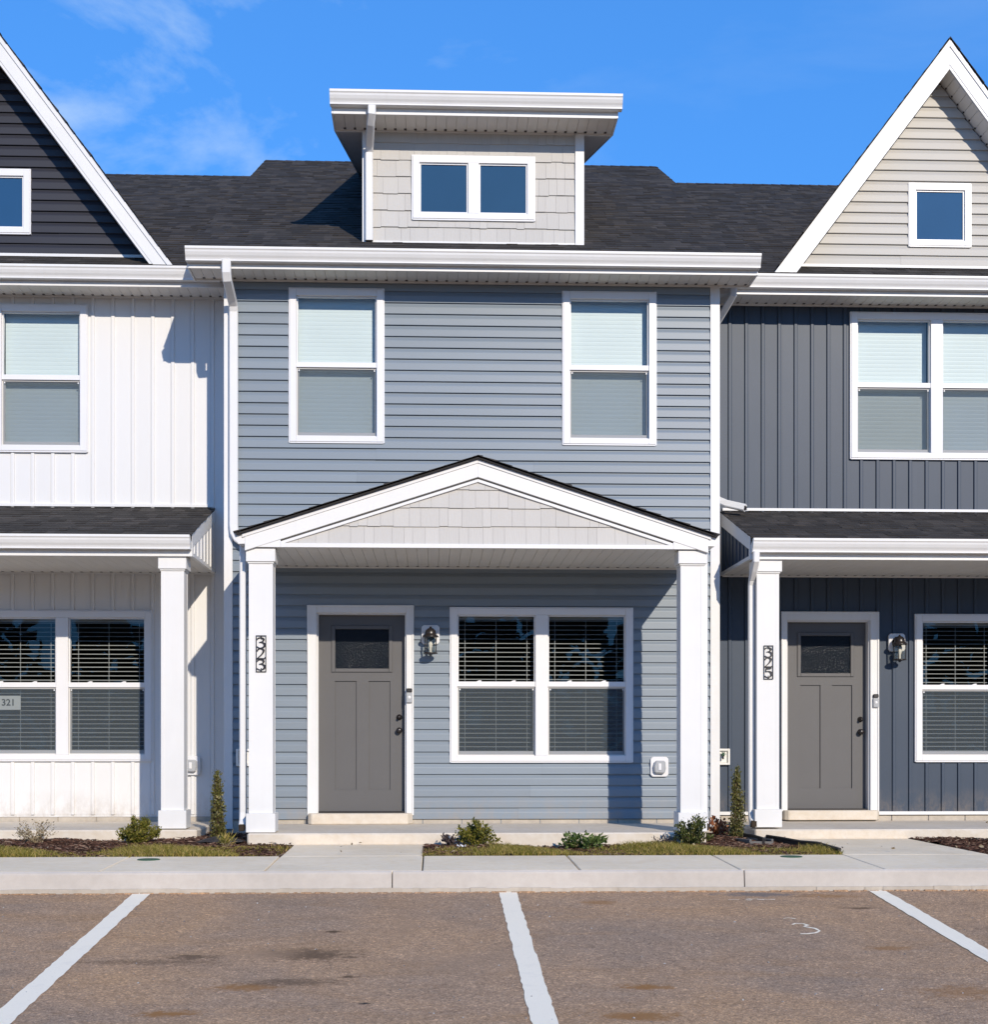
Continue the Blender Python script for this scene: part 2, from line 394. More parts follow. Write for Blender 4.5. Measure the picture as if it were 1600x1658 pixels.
# -------- cladding: every course, strip and shake is a piece of its own
H = .1143
LAP = [(0, .002), (.0, .0225), (.003, .0235), (.064, .0205), (.071, .0190), (.100, .005), (H, .003)]
def prof_clip(prof, a, b):
    out = []
    for i, (u, d) in enumerate(prof):
        if a - 1e-9 <= u <= b + 1e-9: out.append((u, d))
        if i + 1 < len(prof):
            u2, d2 = prof[i + 1]
            for lim in (a, b):
                if u < lim - 1e-9 and u2 > lim + 1e-9:
                    out.append((lim, d + (d2 - d) * (lim - u) / (u2 - u)))
    return sorted(out, key=lambda q: q[0]) if a > 1e-6 else out
def lap_siding(parent, xl, xr, z0, z1, holes, mat, yoff=0.):
    """xl(z), xr(z) bound each course; holes = [(x0,x1,z0,z1)]"""
    n = int(math.ceil((z1 - z0) / H - 1e-6))
    for i in range(n):
        zb = z0 + i * H; zt = min(zb + H, z1)
        cuts = sorted({zb, zt} | {h for q in holes for h in q[2:4] if zb + .004 < h < zt - .004})
        for a, b in zip(cuts, cuts[1:]):
            mid = (a + b) / 2
            iv = [(None, None)]
            segs = []; cur = None
            hs = sorted([q for q in holes if q[2] < mid < q[3]])
            edges = [None] + [v for q in hs for v in (q[0], q[1])] + [None]
            for k in range(0, len(edges), 2):
              L, Rr = edges[k], edges[k + 1]
              fl = (lambda z, L=L: xl(z)) if L is None else (lambda z, L=L: max(L, xl(z)))
              fr = (lambda z, Rr=Rr: xr(z)) if Rr is None else (lambda z, Rr=Rr: min(Rr, xr(z)))
              if fr(a) - fl(a) < .01: continue
              spans = [(fl, fr, 0.)]
              if fr(a) - fl(a) > 2.2 and b - a > H * .9:
                  J = fl(a) + (fr(a) - fl(a)) * ((i * .37 + .21) % .7 + .15)
                  spans = [(fl, lambda z, J=J: J, 0.), (lambda z, J=J: J - .012, fr, .0022)]
              for fl, fr, lift in (spans if fr(a) - fl(a) >= .01 else []):
                pr = prof_clip(LAP, a - zb, b - zb)
                jit = R.uniform(-.0006, .0006) - lift
                m = MB(); vs = []
                for (u, d) in pr:
                    z = zb + u; l, r = fl(z), fr(z)
                    if r < l: l = r = (l + r) / 2
                    vs.append(((l, yoff - d + jit, z), (r, yoff - d + jit, z)))
                for (p0, p1), (q0, q1) in zip(vs, vs[1:]): m.face([p0, p1, q1, q0])
                me = bpy.data.meshes.new('siding_board'); me.from_pydata(m.v, [], m.f)
                link('siding_board', me, mat, parent)
def batten_siding(parent, x0, x1, z0, z1, holes, mat, pitch, start, yoff=0., ztop=None, zbot=None):
    prof = [(0, -.004), (.007, -.004), (.008, .0175), (.012, .019), (.036, .019), (.041, .0175), (.046, .004), (pitch, .0035)]
    k0 = int(math.floor((x0 - start) / pitch)); k1 = int(math.ceil((x1 - start) / pitch))
    for k in range(k0, k1):
        xb = start + k * pitch; xa, xe = max(xb, x0), min(xb + pitch, x1)
        if xe - xa < .006: continue
        cuts = sorted({xa, xe} | {h for q in holes for h in q[0:2] if xa + .004 < h < xe - .004})
        for a, b in zip(cuts, cuts[1:]):
            mid = (a + b) / 2
            hs = sorted([q for q in holes if q[0] < mid < q[1] and q[3] > z0 and q[2] < z1], key=lambda q: q[2])
            edges = [z0] + [v for q in hs for v in (q[2], q[3])] + [z1]
            for j in range(0, len(edges), 2):
                lo, hi = edges[j], edges[j + 1]
                if hi - lo < .005: continue
                pr = prof_clip(prof, a - xb, b - xb); m = MB(); vs = []
                for u, d in pr:
                    x = xb + u
                    zl = max(lo, zbot(x)) if zbot else lo; zh = min(hi, ztop(x)) if ztop else hi
                    vs.append(((x, yoff - d, zl), (x, yoff - d, max(zl, zh))))
                for (p0, p1), (q0, q1) in zip(vs, vs[1:]): m.face([p0, q0, q1, p1])
                me = bpy.data.meshes.new('batten_board'); me.from_pydata(m.v, [], m.f)
                link('batten_board', me, mat, parent)
def shakes(parent, x0, x1, z0, z1, exposure, planes, hole, mat, y, rnd):
    """planes: half planes (a,b,c) with a*x+b*z<=c"""
    n = int(math.ceil((z1 - z0) / exposure))
    for i in range(n):
        zb = z0 + i * exposure; zt = zb + exposure
        x = x0 - rnd.uniform(0, .15)
        while x < x1:
            w = rnd.choice((.085, .11, .135, .16, .19)) * rnd.uniform(.9, 1.1)
            dz = rnd.choice((0, 0, 0, -.004, -.007)) if i else 0
            base = [(x + .0007, zb + dz), (x + w - .0007, zb + dz), (x + w - .0007, zt), (x + .0007, zt)]
            t0 = .020 + rnd.uniform(-.002, .003)
            for (a, b, c) in [(-1, 0, -x0), (1, 0, x1), (0, 1, z1)] + planes:
                base = clip(base, a, b, c)
                if len(base) < 3: break
            x += w
            if len(base) < 3: continue
            parts = [base]
            if hole:
                hx0, hx1, hz0, hz1 = hole
                mid = clip(clip(base, -1, 0, -hx0), 1, 0, hx1) if len(base) > 2 else []
                parts = [clip(base, 1, 0, hx0), clip(base, -1, 0, -hx1)]
                if len(mid) > 2: parts += [clip(mid, 0, -1, -hz1), clip(mid, 0, 1, hz0)]
            for p in parts:
                if len(p) < 3: continue
                if max(q[0] for q in p) - min(q[0] for q in p) < .004 or max(q[1] for q in p) - min(q[1] for q in p) < .004: continue
                m = MB(); k = len(p)
                fr = [(a, y - (t0 + (.007 - t0) * max(0, min(1, (b - zb) / exposure))), b) for a, b in p]
                m.v = fr + [(a, y, b) for a, b in p]
                m.f = [tuple(range(k))] + [(j, k + j, k + (j + 1) % k, (j + 1) % k) for j in range(k)]
                m.build('shake', mat, parent)
def wall_sheet(name, x0, x1, z0, z1, holes, mat, parent, depth=.14, y=0.):
    xs = sorted({x0, x1} | {h for q in holes for h in q[:2]}); zs = sorted({z0, z1} | {h for q in holes for h in q[2:]})
    m = MB()
    def solid(a, b): return not any(q[0] < a < q[1] and q[2] < b < q[3] for q in holes)
    for xa, xb in zip(xs, xs[1:]):
        for za, zb in zip(zs, zs[1:]):
            if solid((xa + xb) / 2, (za + zb) / 2):
                m.face([(xa, y, za), (xb, y, za), (xb, y, zb), (xa, y, zb)]); m.face([(xa, y + depth, za), (xa, y + depth, zb), (xb, y + depth, zb), (xb, y + depth, za)])
    for q in holes:
        a, b, c, d = q
        m.face([(a, y, c), (a, y + depth, c), (a, y + depth, d), (a, y, d)]); m.face([(b, y, c), (b, y, d), (b, y + depth, d), (b, y + depth, c)])
        m.face([(a, y, c), (b, y, c), (b, y + depth, c), (a, y + depth, c)]); m.face([(a, y, d), (a, y + depth, d), (b, y + depth, d), (b, y, d)])
    m.face([(x0, y, z0), (x0, y, z1), (x0, y + depth, z1), (x0, y + depth, z0)]); m.face([(x1, y, z0), (x1, y + depth, z0), (x1, y + depth, z1), (x1, y, z1)])
    return m.build(name, mat, parent)

# -------- shingles on a slope: origin, a = along a course, b = up the slope
def shingle_field(parent, o, a, b, amin, amax, length, rnd, exposure=.143):
    o, a, b = Vector(o), Vector(a).normalized(), Vector(b).normalized(); n = a.cross(b).normalized()
    if n.z < 0: n = -n
    m = MB(); k = int(length / exposure)
    for i in range(k + 1):
        s0 = i * exposure; s1 = min(s0 + exposure * 1.12, length + .01)
        lo, hi = amin(s0), amax(s0)
        if hi - lo < .02: continue
        x = lo - rnd.uniform(0, .2) if True else lo
        while x < hi:
            w = rnd.uniform(.06, .20); t = rnd.choice((.006, .006, .011)) + rnd.uniform(-.001, .001)
            p, q = max(x, lo), min(x + w, hi); x += w
            if q - p < .012: continue
            e = rnd.uniform(-.002, .002)
            f0, f1 = o + a * p + b * (s0 + e), o + a * q + b * (s0 + e)
            g0, g1 = o + a * p + b * s1, o + a * q + b * s1
            v = len(m.v)
            m.v += [tuple(y) for y in (f0 - n * .004, f1 - n * .004, f0 + n * t, f1 + n * t, g0 + n * .001, g1 + n * .001)]
            m.f += [(v, v + 1, v + 3, v + 2), (v + 2, v + 3, v + 5, v + 4), (v, v + 2, v + 4), (v + 1, v + 5, v + 3)]
    return tag(m.build('shingles', SHING, parent, raw=True), kind='stuff')

# K-style gutter profile, back at y=0, top at z=0 (outwards is -y)
KP = [(0, -.004), (0, -.128), (-.072, -.130), (-.080, -.127), (-.080, -.113), (-.086, -.098), (-.100, -.078), (-.113, -.050), (-.117, -.032), (-.122, -.026), (-.127, -.020), (-.127, .002), (-.113, .002), (-.113, -.010), (-.105, -.030), (-.075, -.110), (-.010, -.118), (-.008, -.004)]
def gutter_x(parent, x0, x1, y, z):
    m = MB(); m.prism([(y + a, z + b) for a, b in KP], 'x', x0, x1)
    outer = [(y + a, z + b) for a, b in KP[:13]] + [(y - .001, z - .002)]
    for x in (x0, x1):
        m.prism(outer, 'x', x - .0015 if x == x0 else x, x if x == x0 else x + .0015)
    return m.build('gutter', WHITE, parent)
def soffit_run(parent, x0, x1, y0, y1, z, pitch=.102, name='soffit_panel'):
    """strips across the overhang with a groove and a vent slot at the wall end; z = visible underside"""
    w = pitch - .0025; m = MB()
    m.box(0, w, y0, y1, z, z + .012)
    me = m.mesh(name, .0018); me.materials.append(SOFFIT)
    n = int((x1 - x0) / pitch); off = x0
    for i in range(n + 1):
        x = x0 + i * pitch
        if x + w > x1:
            if x1 - x > .012: MB().box(x, x1 - .002, y0, y1, z, z + .012).build(name, SOFFIT, parent)
            break
        link(name, me, SOFFIT, parent, (x, 0, 0))
    v = MB()
    for i in range(n):
        x = x0 + (i + 1) * pitch - .006
        v.box(x - .016, x + .010, y1 - .075, y1 - .032, z - .0015, z + .001)
    v.build('vent_slots', BLACK, parent)
    MB().box(x0, x1, y0, y1, z + .0125, z + .02).build('soffit_backing', SOFFIT, parent)
    MB().box(x0, x1, y1 - .018, y1, z - .016, z - .001).build('soffit_channel', WHITE, parent)
def downspout(parent, pts, w=.082, d=.058, straps=()):
    """rectangular leader along a path (x,y,z), flutes on its face"""
    pr = []
    hw, hd = w / 2, d / 2
    c = .010; pr = [(-hw + c, -hd), (hw - c, -hd), (hw, -hd + c), (hw, hd - c), (hw - c, hd), (-hw + c, hd), (-hw, hd - c), (-hw, -hd + c)]
    o = MB().sweep(pts, pr, (0, -1, .001)).build('downspout', WHITE, parent)
    return o

# -------- windows
def window(parent, x0, x1, z0, z1, cols, kind, rnd, trim=.067):
    """kind: 'open' slatted blind, 'closed' blind, 'attic' fixed; window = outer frame mesh, the rest are its pieces"""
    m = MB(); yf, yb = -.042, .055
    m.box(x0, x0 + trim, yf, yb, z0, z1); m.box(x1 - trim, x1, yf, yb, z0, z1)
    m.box(x0 + trim, x1 - trim, yf + .0012, yb, z1 - trim, z1); m.box(x0 + trim, x1 - trim, yf + .0012, yb, z0, z0 + trim * .85)
    gx = [(x0 + trim, x1 - trim)]
    if cols == 2:
        c = (x0 + x1) / 2; mw = .064 if kind != 'attic' else .055
        m.box(c - mw, c + mw, yf + .0006, yb, z0 + trim * .85, z1 - trim); gx = [(x0 + trim, c - mw), (c + mw, x1 - trim)]
    w = m.build('window', WHITEV, parent, .003)
    j = MB()
    j.box(x0 - .012, x0, -.033, .0, z0 - .012, z1 + .012); j.box(x1, x1 + .012, -.033, .0, z0 - .012, z1 + .012)
    j.box(x0, x1, -.033, 0, z1, z1 + .012); j.box(x0, x1, -.035, 0, z0 - .016, z0 - .001)
    j.build('channel_trim', WHITEV if kind != 'attic' else WHITEV, w, .002)
    zb, zt = z0 + trim * .85, z1 - trim
    for a, b in gx:
        if kind == 'attic':
            s = MB(); f = .016
            s.box(a, a + f, -.022, .03, zb, zt); s.box(b - f, b, -.022, .03, zb, zt); s.box(a + f, b - f, -.021, .03, zt - f, zt); s.box(a + f, b - f, -.021, .03, zb, zb + f)
            s.build('sash', WHITEV, w, .002)
            MB().face([(a, -.013, zb), (b, -.013, zb), (b, -.013, zt), (a, -.013, zt)]).build('pane', GLASSD, w)
            MB().box(a, b, -.007, -.002, zb, zt).build('sky_reflection_panel', ATTIC, w)  # added panel behind the glass, coloured as the mirrored sky
            continue
        zr = (zb + zt) / 2 + .012
        s = MB(); f = .014
        s.box(a, a + f, -.012, .03, zr, zt); s.box(b - f, b, -.012, .03, zr, zt); s.box(a + f, b - f, -.011, .03, zt - f, zt)
        s.box(a, b, -.030, .03, zr - .026, zr + .026)
        s.build('upper_sash', WHITEV, w, .002)
        s = MB(); f = .02
        s.box(a, a + f, .010, .045, zb, zr - .026); s.box(b - f, b, .010, .045, zb, zr - .026); s.box(a + f, b - f, .011, .045, zb, zb + .045); s.box(a + f, b - f, .011, .045, zr - .048, zr - .026)
        s.build('lower_sash', WHITEV, w, .002)
        MB().face([(a, .004, zr), (b, .004, zr), (b, .004, zt), (a, .004, zt)]).build('pane', GLASS, w)
        MB().face([(a, .03, zb), (b, .03, zb), (b, .03, zr), (a, .03, zr)]).build('pane', GLASS, w)
        # insect screen in its thin frame before the lower sash
        MB().face([(a + .008, -.004, zb + .008), (b - .008, -.004, zb + .008), (b - .008, -.004, zr - .034), (a + .008, -.004, zr - .034)]).build('insect_screen', SCREEN, w)
        s = MB(); g = .010
        s.box(a, a + g, -.009, .0, zb, zr - .027); s.box(b - g, b, -.009, .0, zb, zr - .027); s.box(a + g, b - g, -.0085, .0, zb, zb + g); s.box(a + g, b - g, -.0085, .0, zr - .040, zr - .027)
        s.build('screen_frame', SOFFIT, w)
        t = MB()
        for q in (a + .02, b - .03): t.box(q, q + .012, -.012, -.006, zr - .062, zr - .046)
        t.build('screen_tab', WHITEV, w)
        if kind == 'open':
            t = MB()
            for q in (.28, .72):
                x = a + (b - a) * q; t.prism([(x - .03, zr + .026), (x + .022, zr + .026), (x + .022, zr + .040), (x - .005, zr + .038)], 'y', -.026, -.008)
            t.build('sash_lock', WHITEV, w)
        # blind
        pitch = .0462; y = .11
        if kind == 'open':
            ang = rad(9) + rnd.uniform(-.03, .03); hw = .0245
            s = MB(); dy, dz = hw * math.cos(ang), hw * math.sin(ang); t = .0016
            s.v = []
            for x in (a + .008, b - .008):
                s.v += [(x, -dy, -dz - t), (x, -dy, -dz + t), (x, 0, .002 + t), (x, dy, dz + t), (x, dy, dz - t), (x, 0, .002 - t)]
            s.f = [(i, (i + 1) % 6, 6 + (i + 1) % 6, 6 + i) for i in range(6)] + [tuple(range(6)), tuple(range(11, 5, -1))]
            me = s.mesh('slat'); me.materials.append(BLIND)
            z = zt - .05
            while z > zb + .03:
                o = link('slat', me, BLIND, w, (0, y, z)); o.rotation_euler = (rnd.uniform(-.03, .03), rnd.uniform(-.0015, .0015), 0); z -= pitch
            MB().box(a + .006, b - .006, y - .028, y + .03, zt - .04, zt + .02).build('blind_headrail', BLIND, w)
            MB().box(a + .008, b - .008, y - .026, y + .026, zb + .004, zb + .022).build('blind_bottom_rail', BLIND, w)
        else:
            hw = .0255
            s = MB(); s.v = []
            for x in (a + .004, b - .004):
                s.v += [(x, -.0015, -hw), (x, -.002, 0), (x, .001, hw), (x, .0025, hw), (x, 0, 0), (x, .0005, -hw)]
            s.f = [(i, (i + 1) % 6, 6 + (i + 1) % 6, 6 + i) for i in range(6)]
            me = s.mesh('slat'); me.materials.append(BLINDC)
            z = zt - .02; pitch = .044
            while z > zb - .02:
                o = link('slat', me, BLINDC, w, (0, y - .005, z)); o.rotation_euler = (rnd.uniform(-.008, .008), 0, 0); z -= pitch
        c = MB()
        for q in ((.10, .5, .9) if kind == 'open' else ()):
            x = a + (b - a) * q; yy = y - .032 if kind == 'open' else y - .02
            c.box(x - .0022, x + .0022, yy, yy + .002, zb, zt)
        if c.v: c.build('ladder_cord', BLIND, w)
    return w

def lookup_digit(ch):
    """strokes for a seriffed numeral in a 1 x 1.5 cell: lists of (x, z, width)"""
    if ch == '3':
        return [[(.10, 1.20, .10), (.16, 1.36, .15), (.34, 1.46, .12), (.56, 1.46, .14), (.74, 1.33, .20), (.76, 1.12, .20), (.62, .93, .12), (.30, .82, .10)],
                [(.40, .86, .10), (.66, .80, .14), (.86, .62, .22), (.88, .38, .24), (.74, .16, .18), (.50, .05, .10), (.26, .08, .10), (.06, .24, .12)]]
    if ch == '2':
        return [[(.10, 1.12, .13), (.18, 1.34, .16), (.38, 1.47, .11), (.60, 1.45, .15), (.76, 1.28, .21), (.74, 1.02, .20), (.56, .66, .15), (.30, .34, .11), (.06, .08, .10)],
                [(.06, .08, .14), (.60, .08, .16), (.86, .09, .12), (.92, .30, .08)]]
    if ch == '5':
        return [[(.84, 1.45, .09), (.70, 1.36, .16), (.22, 1.36, .16)], [(.24, 1.38, .09), (.20, .88, .09)],
                [(.20, .86, .09), (.46, .94, .11), (.74, .84, .19), (.86, .56, .23), (.78, .24, .19), (.52, .05, .11), (.26, .08, .10), (.06, .26, .12)]]
def ribbon(m, pts, y0, y1, ox, oz, sx, sz):
    """variable-width stroke, smoothed, extruded between y0 and y1"""
    P = []
    for i in range(len(pts) - 1):
        p0 = pts[max(i - 1, 0)]; p1 = pts[i]; p2 = pts[i + 1]; p3 = pts[min(i + 2, len(pts) - 1)]
        for k in range(4):
            t = k / 4
            P.append(tuple(.5 * (2 * b + (c - a) * t + (2 * a - 5 * b + 4 * c - d) * t * t + (3 * b - a - 3 * c + d) * t ** 3) for a, b, c, d in zip(p0, p1, p2, p3)))
    P.append(pts[-1])
    L, Rr = [], []
    for i, (x, z, w) in enumerate(P):
        a = P[max(i - 1, 0)]; b = P[min(i + 1, len(P) - 1)]
        dx, dz = (b[0] - a[0]), (b[1] - a[1]); l = math.hypot(dx, dz) or 1
        nx, nz = -dz / l * w / 2, dx / l * w / 2
        L.append((ox + (x + nx) * sx, oz + (z + nz) * sz)); Rr.append((ox + (x - nx) * sx, oz + (z - nz) * sz))
    for i in range(len(P) - 1):
        m.prism([L[i], L[i + 1], Rr[i + 1], Rr[i]], 'y', y0, y1)
def number_plaque(text, x, y, z0, h, w, label):
    root = empty('house_number_plaque', (x, y, z0)); tag(root, label, 'number plaque')
    f = MB(); b = .0065
    f.box(-w / 2, -w / 2 + b, -.012, -.004, 0, h); f.box(w / 2 - b, w / 2, -.012, -.004, 0, h)
    f.box(-w / 2 + b, w / 2 - b, -.012, -.004, 0, b); f.box(-w / 2 + b, w / 2 - b, -.012, -.004, h - b, h)
    f.box(-.006, .006, -.011, -.004, b, .022); f.box(-.006, .006, -.011, -.004, h - .022, h - b)
    f.box(-.005, .005, -.004, 0, .03, .036); f.box(-.005, .005, -.004, 0, h - .036, h - .03)
    f.build('plaque_frame', BRONZE, root)
    cell = (h - .036) / 3
    for i, ch in enumerate(text):
        m = MB()
        for st in lookup_digit(ch): ribbon(m, st, -.0125, -.0045, -w / 2 + .004, h - .018 - (i + 1) * cell, (w - .008), cell / 1.52)
        m.build('numeral', BRONZE, root)
    return root
def wall_lamp(x, y, z, label):
    """coach lantern on a white block; (x,y,z) = centre of the block on the siding"""
    root = empty('wall_lamp', (x, y, z)); tag(root, label, 'wall lamp', 'coach lamps beside the front doors')
    c = .022; w, h = .092, .098
    MB().prism([(-w + c, -h), (w - c, -h), (w, -h + c), (w, h - c), (w - c, h), (-w + c, h), (-w, h - c), (-w, -h + c)], 'y', -.034, 0).build('mounting_block', WHITEV, root, .006)
    m = MB(); m.lathe([(.0, .058), (.03, .056), (.05, .044), (.058, .0), (.05, -.044), (.03, -.056), (0, -.058)], 0, 0, 14)
    # back plate lies on the block
    m.v = [(vx, -.036 - abs(.058 - math.hypot(vx, vz)) * .25, vz + .0) for vx, vy, vz in m.v]
    MB().prism([(.058 * math.cos(i * math.pi / 8), .062 * math.sin(i * math.pi / 8)) for i in range(16)], 'y', -.048, -.034).build('back_plate', BRONZE, root, .004)
    cy = -.125; zt = .02
    MB().tube([(0, -.045, -.01), (0, -.07, .035), (0, -.10, .06), (0, cy, .055)], .010, 8, up=(1, 0, 0)).build('arm', BRONZE, root)
    MB().lathe([(0, .078), (.010, .074), (.012, .062), (.030, .056), (.050, .036), (.056, .010), (.056, .0), (.080, -.022), (.082, -.032), (.0, -.032)], 0, cy, 20).build('lantern_cap', BRONZE, root, 0, True)
    cage = MB()
    for k in range(4):
        a = math.pi / 4 + k * math.pi / 2 + .25
        cage.tube([(.068 * math.cos(a), cy + .068 * math.sin(a), -.03), (.063 * math.cos(a), cy + .063 * math.sin(a), -.19)], .0048, 6, up=(1, .2, 0))
    cage.build('cage_bars', BRONZE, root)
    MB().lathe([(0, -.186), (.070, -.186), (.074, -.192), (.070, -.200), (.02, -.206), (.008, -.22), (0, -.222)], 0, cy, 20).build('lantern_base', BRONZE, root, 0, True)
    MB().lathe([(.060, -.034), (.056, -.186)], 0, cy, 20).build('glass_chimney', LGLASS, root, 0, True)
    MB().lathe([(0, -.075), (.012, -.078), (.022, -.095), (.022, -.11), (.013, -.14), (.012, -.185)], 0, cy, 12).build('bulb', CREAM, root, 0, True)
    return root
def doorbell(x, y, z, label):
    root = empty('video_doorbell', (x, y, z)); tag(root, label, 'doorbell', 'video doorbells on the door trim')
    MB().box(-.032, .032, -.026, 0, -.075, .030).build('body', PLAST, root, .008)
    MB().box(-.030, .030, -.028, 0, .031, .072).build('camera_head', BLACK, root, .008)
    m = MB(); m.lathe([(0, .006), (.014, .006), (.017, .0)], 0, 0, 16); m.v = [(a, -.026 - c, b - .02) for a, b, c in m.v]
    m.build('button', WHITEV, root, 0, True)
    return root
def front_door(parent, xa, xb, zt, x0, x1, z0, z1):
    """xa,xb,zt trim outside; x0..z1 the leaf. The leaf is the door, recessed panels and light built in"""
    yd = .098
    d = MB(); t = .032
    lx0, lx1, lz0, lz1 = x0 + .165, x1 - .165, z0 + 1.46, z0 + 1.87
    # leaf: stiles and rails around glass and two tall recessed panels
    pz0, pz1 = z0 + .22, z0 + 1.335; pw = .345 * (x1 - x0) / .885 ; gx = .0
    pa = (x0 + .10, x0 + .40 * (x1 - x0) + .022); pb = (x0 + .555 * (x1 - x0), x1 - .135)
    pa = (x0 + .165, x0 + .385); pb = (x0 + .51, x0 + .73)
    xs = sorted({x0, x1, lx0, lx1, *pa, *pb}); zs = sorted({z0, z1, lz0, lz1, pz0, pz1})
    d = MB()
    def inside(a, b):
        return (lx0 < a < lx1 and lz0 < b < lz1) or any(q[0] < a < q[1] and pz0 < b < pz1 for q in (pa, pb))
    for u, v in zip(xs, xs[1:]):
        for p, q in zip(zs, zs[1:]):
            if not inside((u + v) / 2, (p + q) / 2): d.face([(u, yd, p), (v, yd, p), (v, yd, q), (u, yd, q)])
    rec = .016
    for (u, v) in (pa, pb):
        d.face([(u, yd, pz0), (u, yd + rec, pz0), (u, yd + rec, pz1), (u, yd, pz1)]); d.face([(v, yd, pz0), (v, yd, pz1), (v, yd + rec, pz1), (v, yd + rec, pz0)])
        d.face([(u, yd, pz1), (u, yd + rec, pz1), (v, yd + rec, pz1), (v, yd, pz1)]); d.face([(u, yd, pz0), (v, yd, pz0), (v, yd + rec, pz0), (u, yd + rec, pz0)])
    leaf = d.build('door', DOOR, parent)
    for (u, v) in (pa, pb): MB().face([(u, yd + rec, pz0), (v, yd + rec, pz0), (v, yd + rec, pz1), (u, yd + rec, pz1)]).build('door_panel', DOOR, leaf)
    f = MB(); w = .034
    f.box(lx0 - w, lx0 + .004, yd - .014, yd + .01, lz0 - w, lz1 + w); f.box(lx1 - .004, lx1 + w, yd - .014, yd + .01, lz0 - w, lz1 + w)
    f.box(lx0 + .004, lx1 - .004, yd - .0135, yd + .01, lz1 - .004, lz1 + w); f.box(lx0 + .004, lx1 - .004, yd - .0135, yd + .01, lz0 - w, lz0 + .004)
    f.build('glazing_frame', DOOR, leaf, .004)
    MB().face([(lx0, yd + .006, lz0), (lx1, yd + .006, lz0), (lx1, yd + .006, lz1), (lx0, yd + .006, lz1)]).build('pane', OBSC, leaf)
    tr = MB(); dp = -.034
    tr.box(xa, x0 - .012, dp, .02, .085, zt); tr.box(x1 + .012, xb, dp, .02, .085, zt); tr.box(x0 - .012, x1 + .012, dp + .0012, .02, z1 + .012, zt)
    tr.box(xa - .0, xa + .018, dp - .008, dp, .085, zt); tr.box(xb - .018, xb, dp - .008, dp, .085, zt); tr.box(xa + .018, xb - .018, dp - .008, dp, zt - .018, zt)
    tr.build('door_casing', WHITE, leaf, .003)
    jm = MB(); jm.box(x0 - .012, x0 + .002, .0, .135, .1, z1 + .012); jm.box(x1 - .002, x1 + .012, .0, .135, .1, z1 + .012); jm.box(x0, x1, .0, .135, z1 - .002, z1 + .012)
    jm.build('door_jamb', WHITE, leaf)
    MB().box(x0 - .01, x1 + .01, .03, .135, .098, z0 + .004).build('weather_strip', BLACK, leaf)
    for zz, r, nm in ((z0 + .965, .030, 'deadbolt'), (z0 + .83, .031, 'door_knob')):
        cx = x1 - .062; k = MB()
        k.lathe([(0, .0), (r, .0), (r, .008), (r * .6, .014), (r * .45, .03), (r * (.95 if nm == 'door_knob' else .5), .042), (r * (.95 if nm == 'door_knob' else .5), .056), (r * .5, .066), (0, .068)], 0, 0, 16)
        k.v = [(cx + a, yd - c, zz + b) for a, b, c in k.v]
        k.build(nm, BRONZE, leaf, 0, True)
    return leaf
def column(parent, x, yc, ztop, w=.215):
    h = w / 2
    s = MB().box(x - h, x + h, yc - h, yc + h, .02, ztop - .08)
    c = s.build('porch_column', COLUMN, parent, .004)
    t = MB()
    for sx in (-1, 1):
        for sy in (-1, 1):
            xa = x + sx * h; ya = yc + sy * h
            t.box(min(xa, xa - sx * .028) - (.002 if sx < 0 else -.0) , max(xa, xa - sx * .028) + (.002 if sx > 0 else 0), min(ya, ya - sy * .028) - (.002 if sy < 0 else 0), max(ya, ya - sy * .028) + (.002 if sy > 0 else 0), .17, ztop - .11)
    t.build('corner_trim', COLUMN, c)
    b = h + .026
    MB().box(x - b, x + b, yc - b, yc + b, .004, .178).build('column_base', COLUMN, c, .004)
    MB().prism([(x - b, yc - b), (x + b, yc - b), (x + b, yc + b), (x - b, yc + b)], 'z', .178, .1785).build('base_top', COLUMN, c)
    MB().box(x - b, x + b, yc - b, yc + b, ztop - .122, ztop).build('column_cap', COLUMN, c, .004)
    MB().box(x - h - .012, x + h + .012, yc - h - .012, yc + h + .012, ztop - .138, ztop - .1225).build('cap_mould', COLUMN, c, .003)
    return c

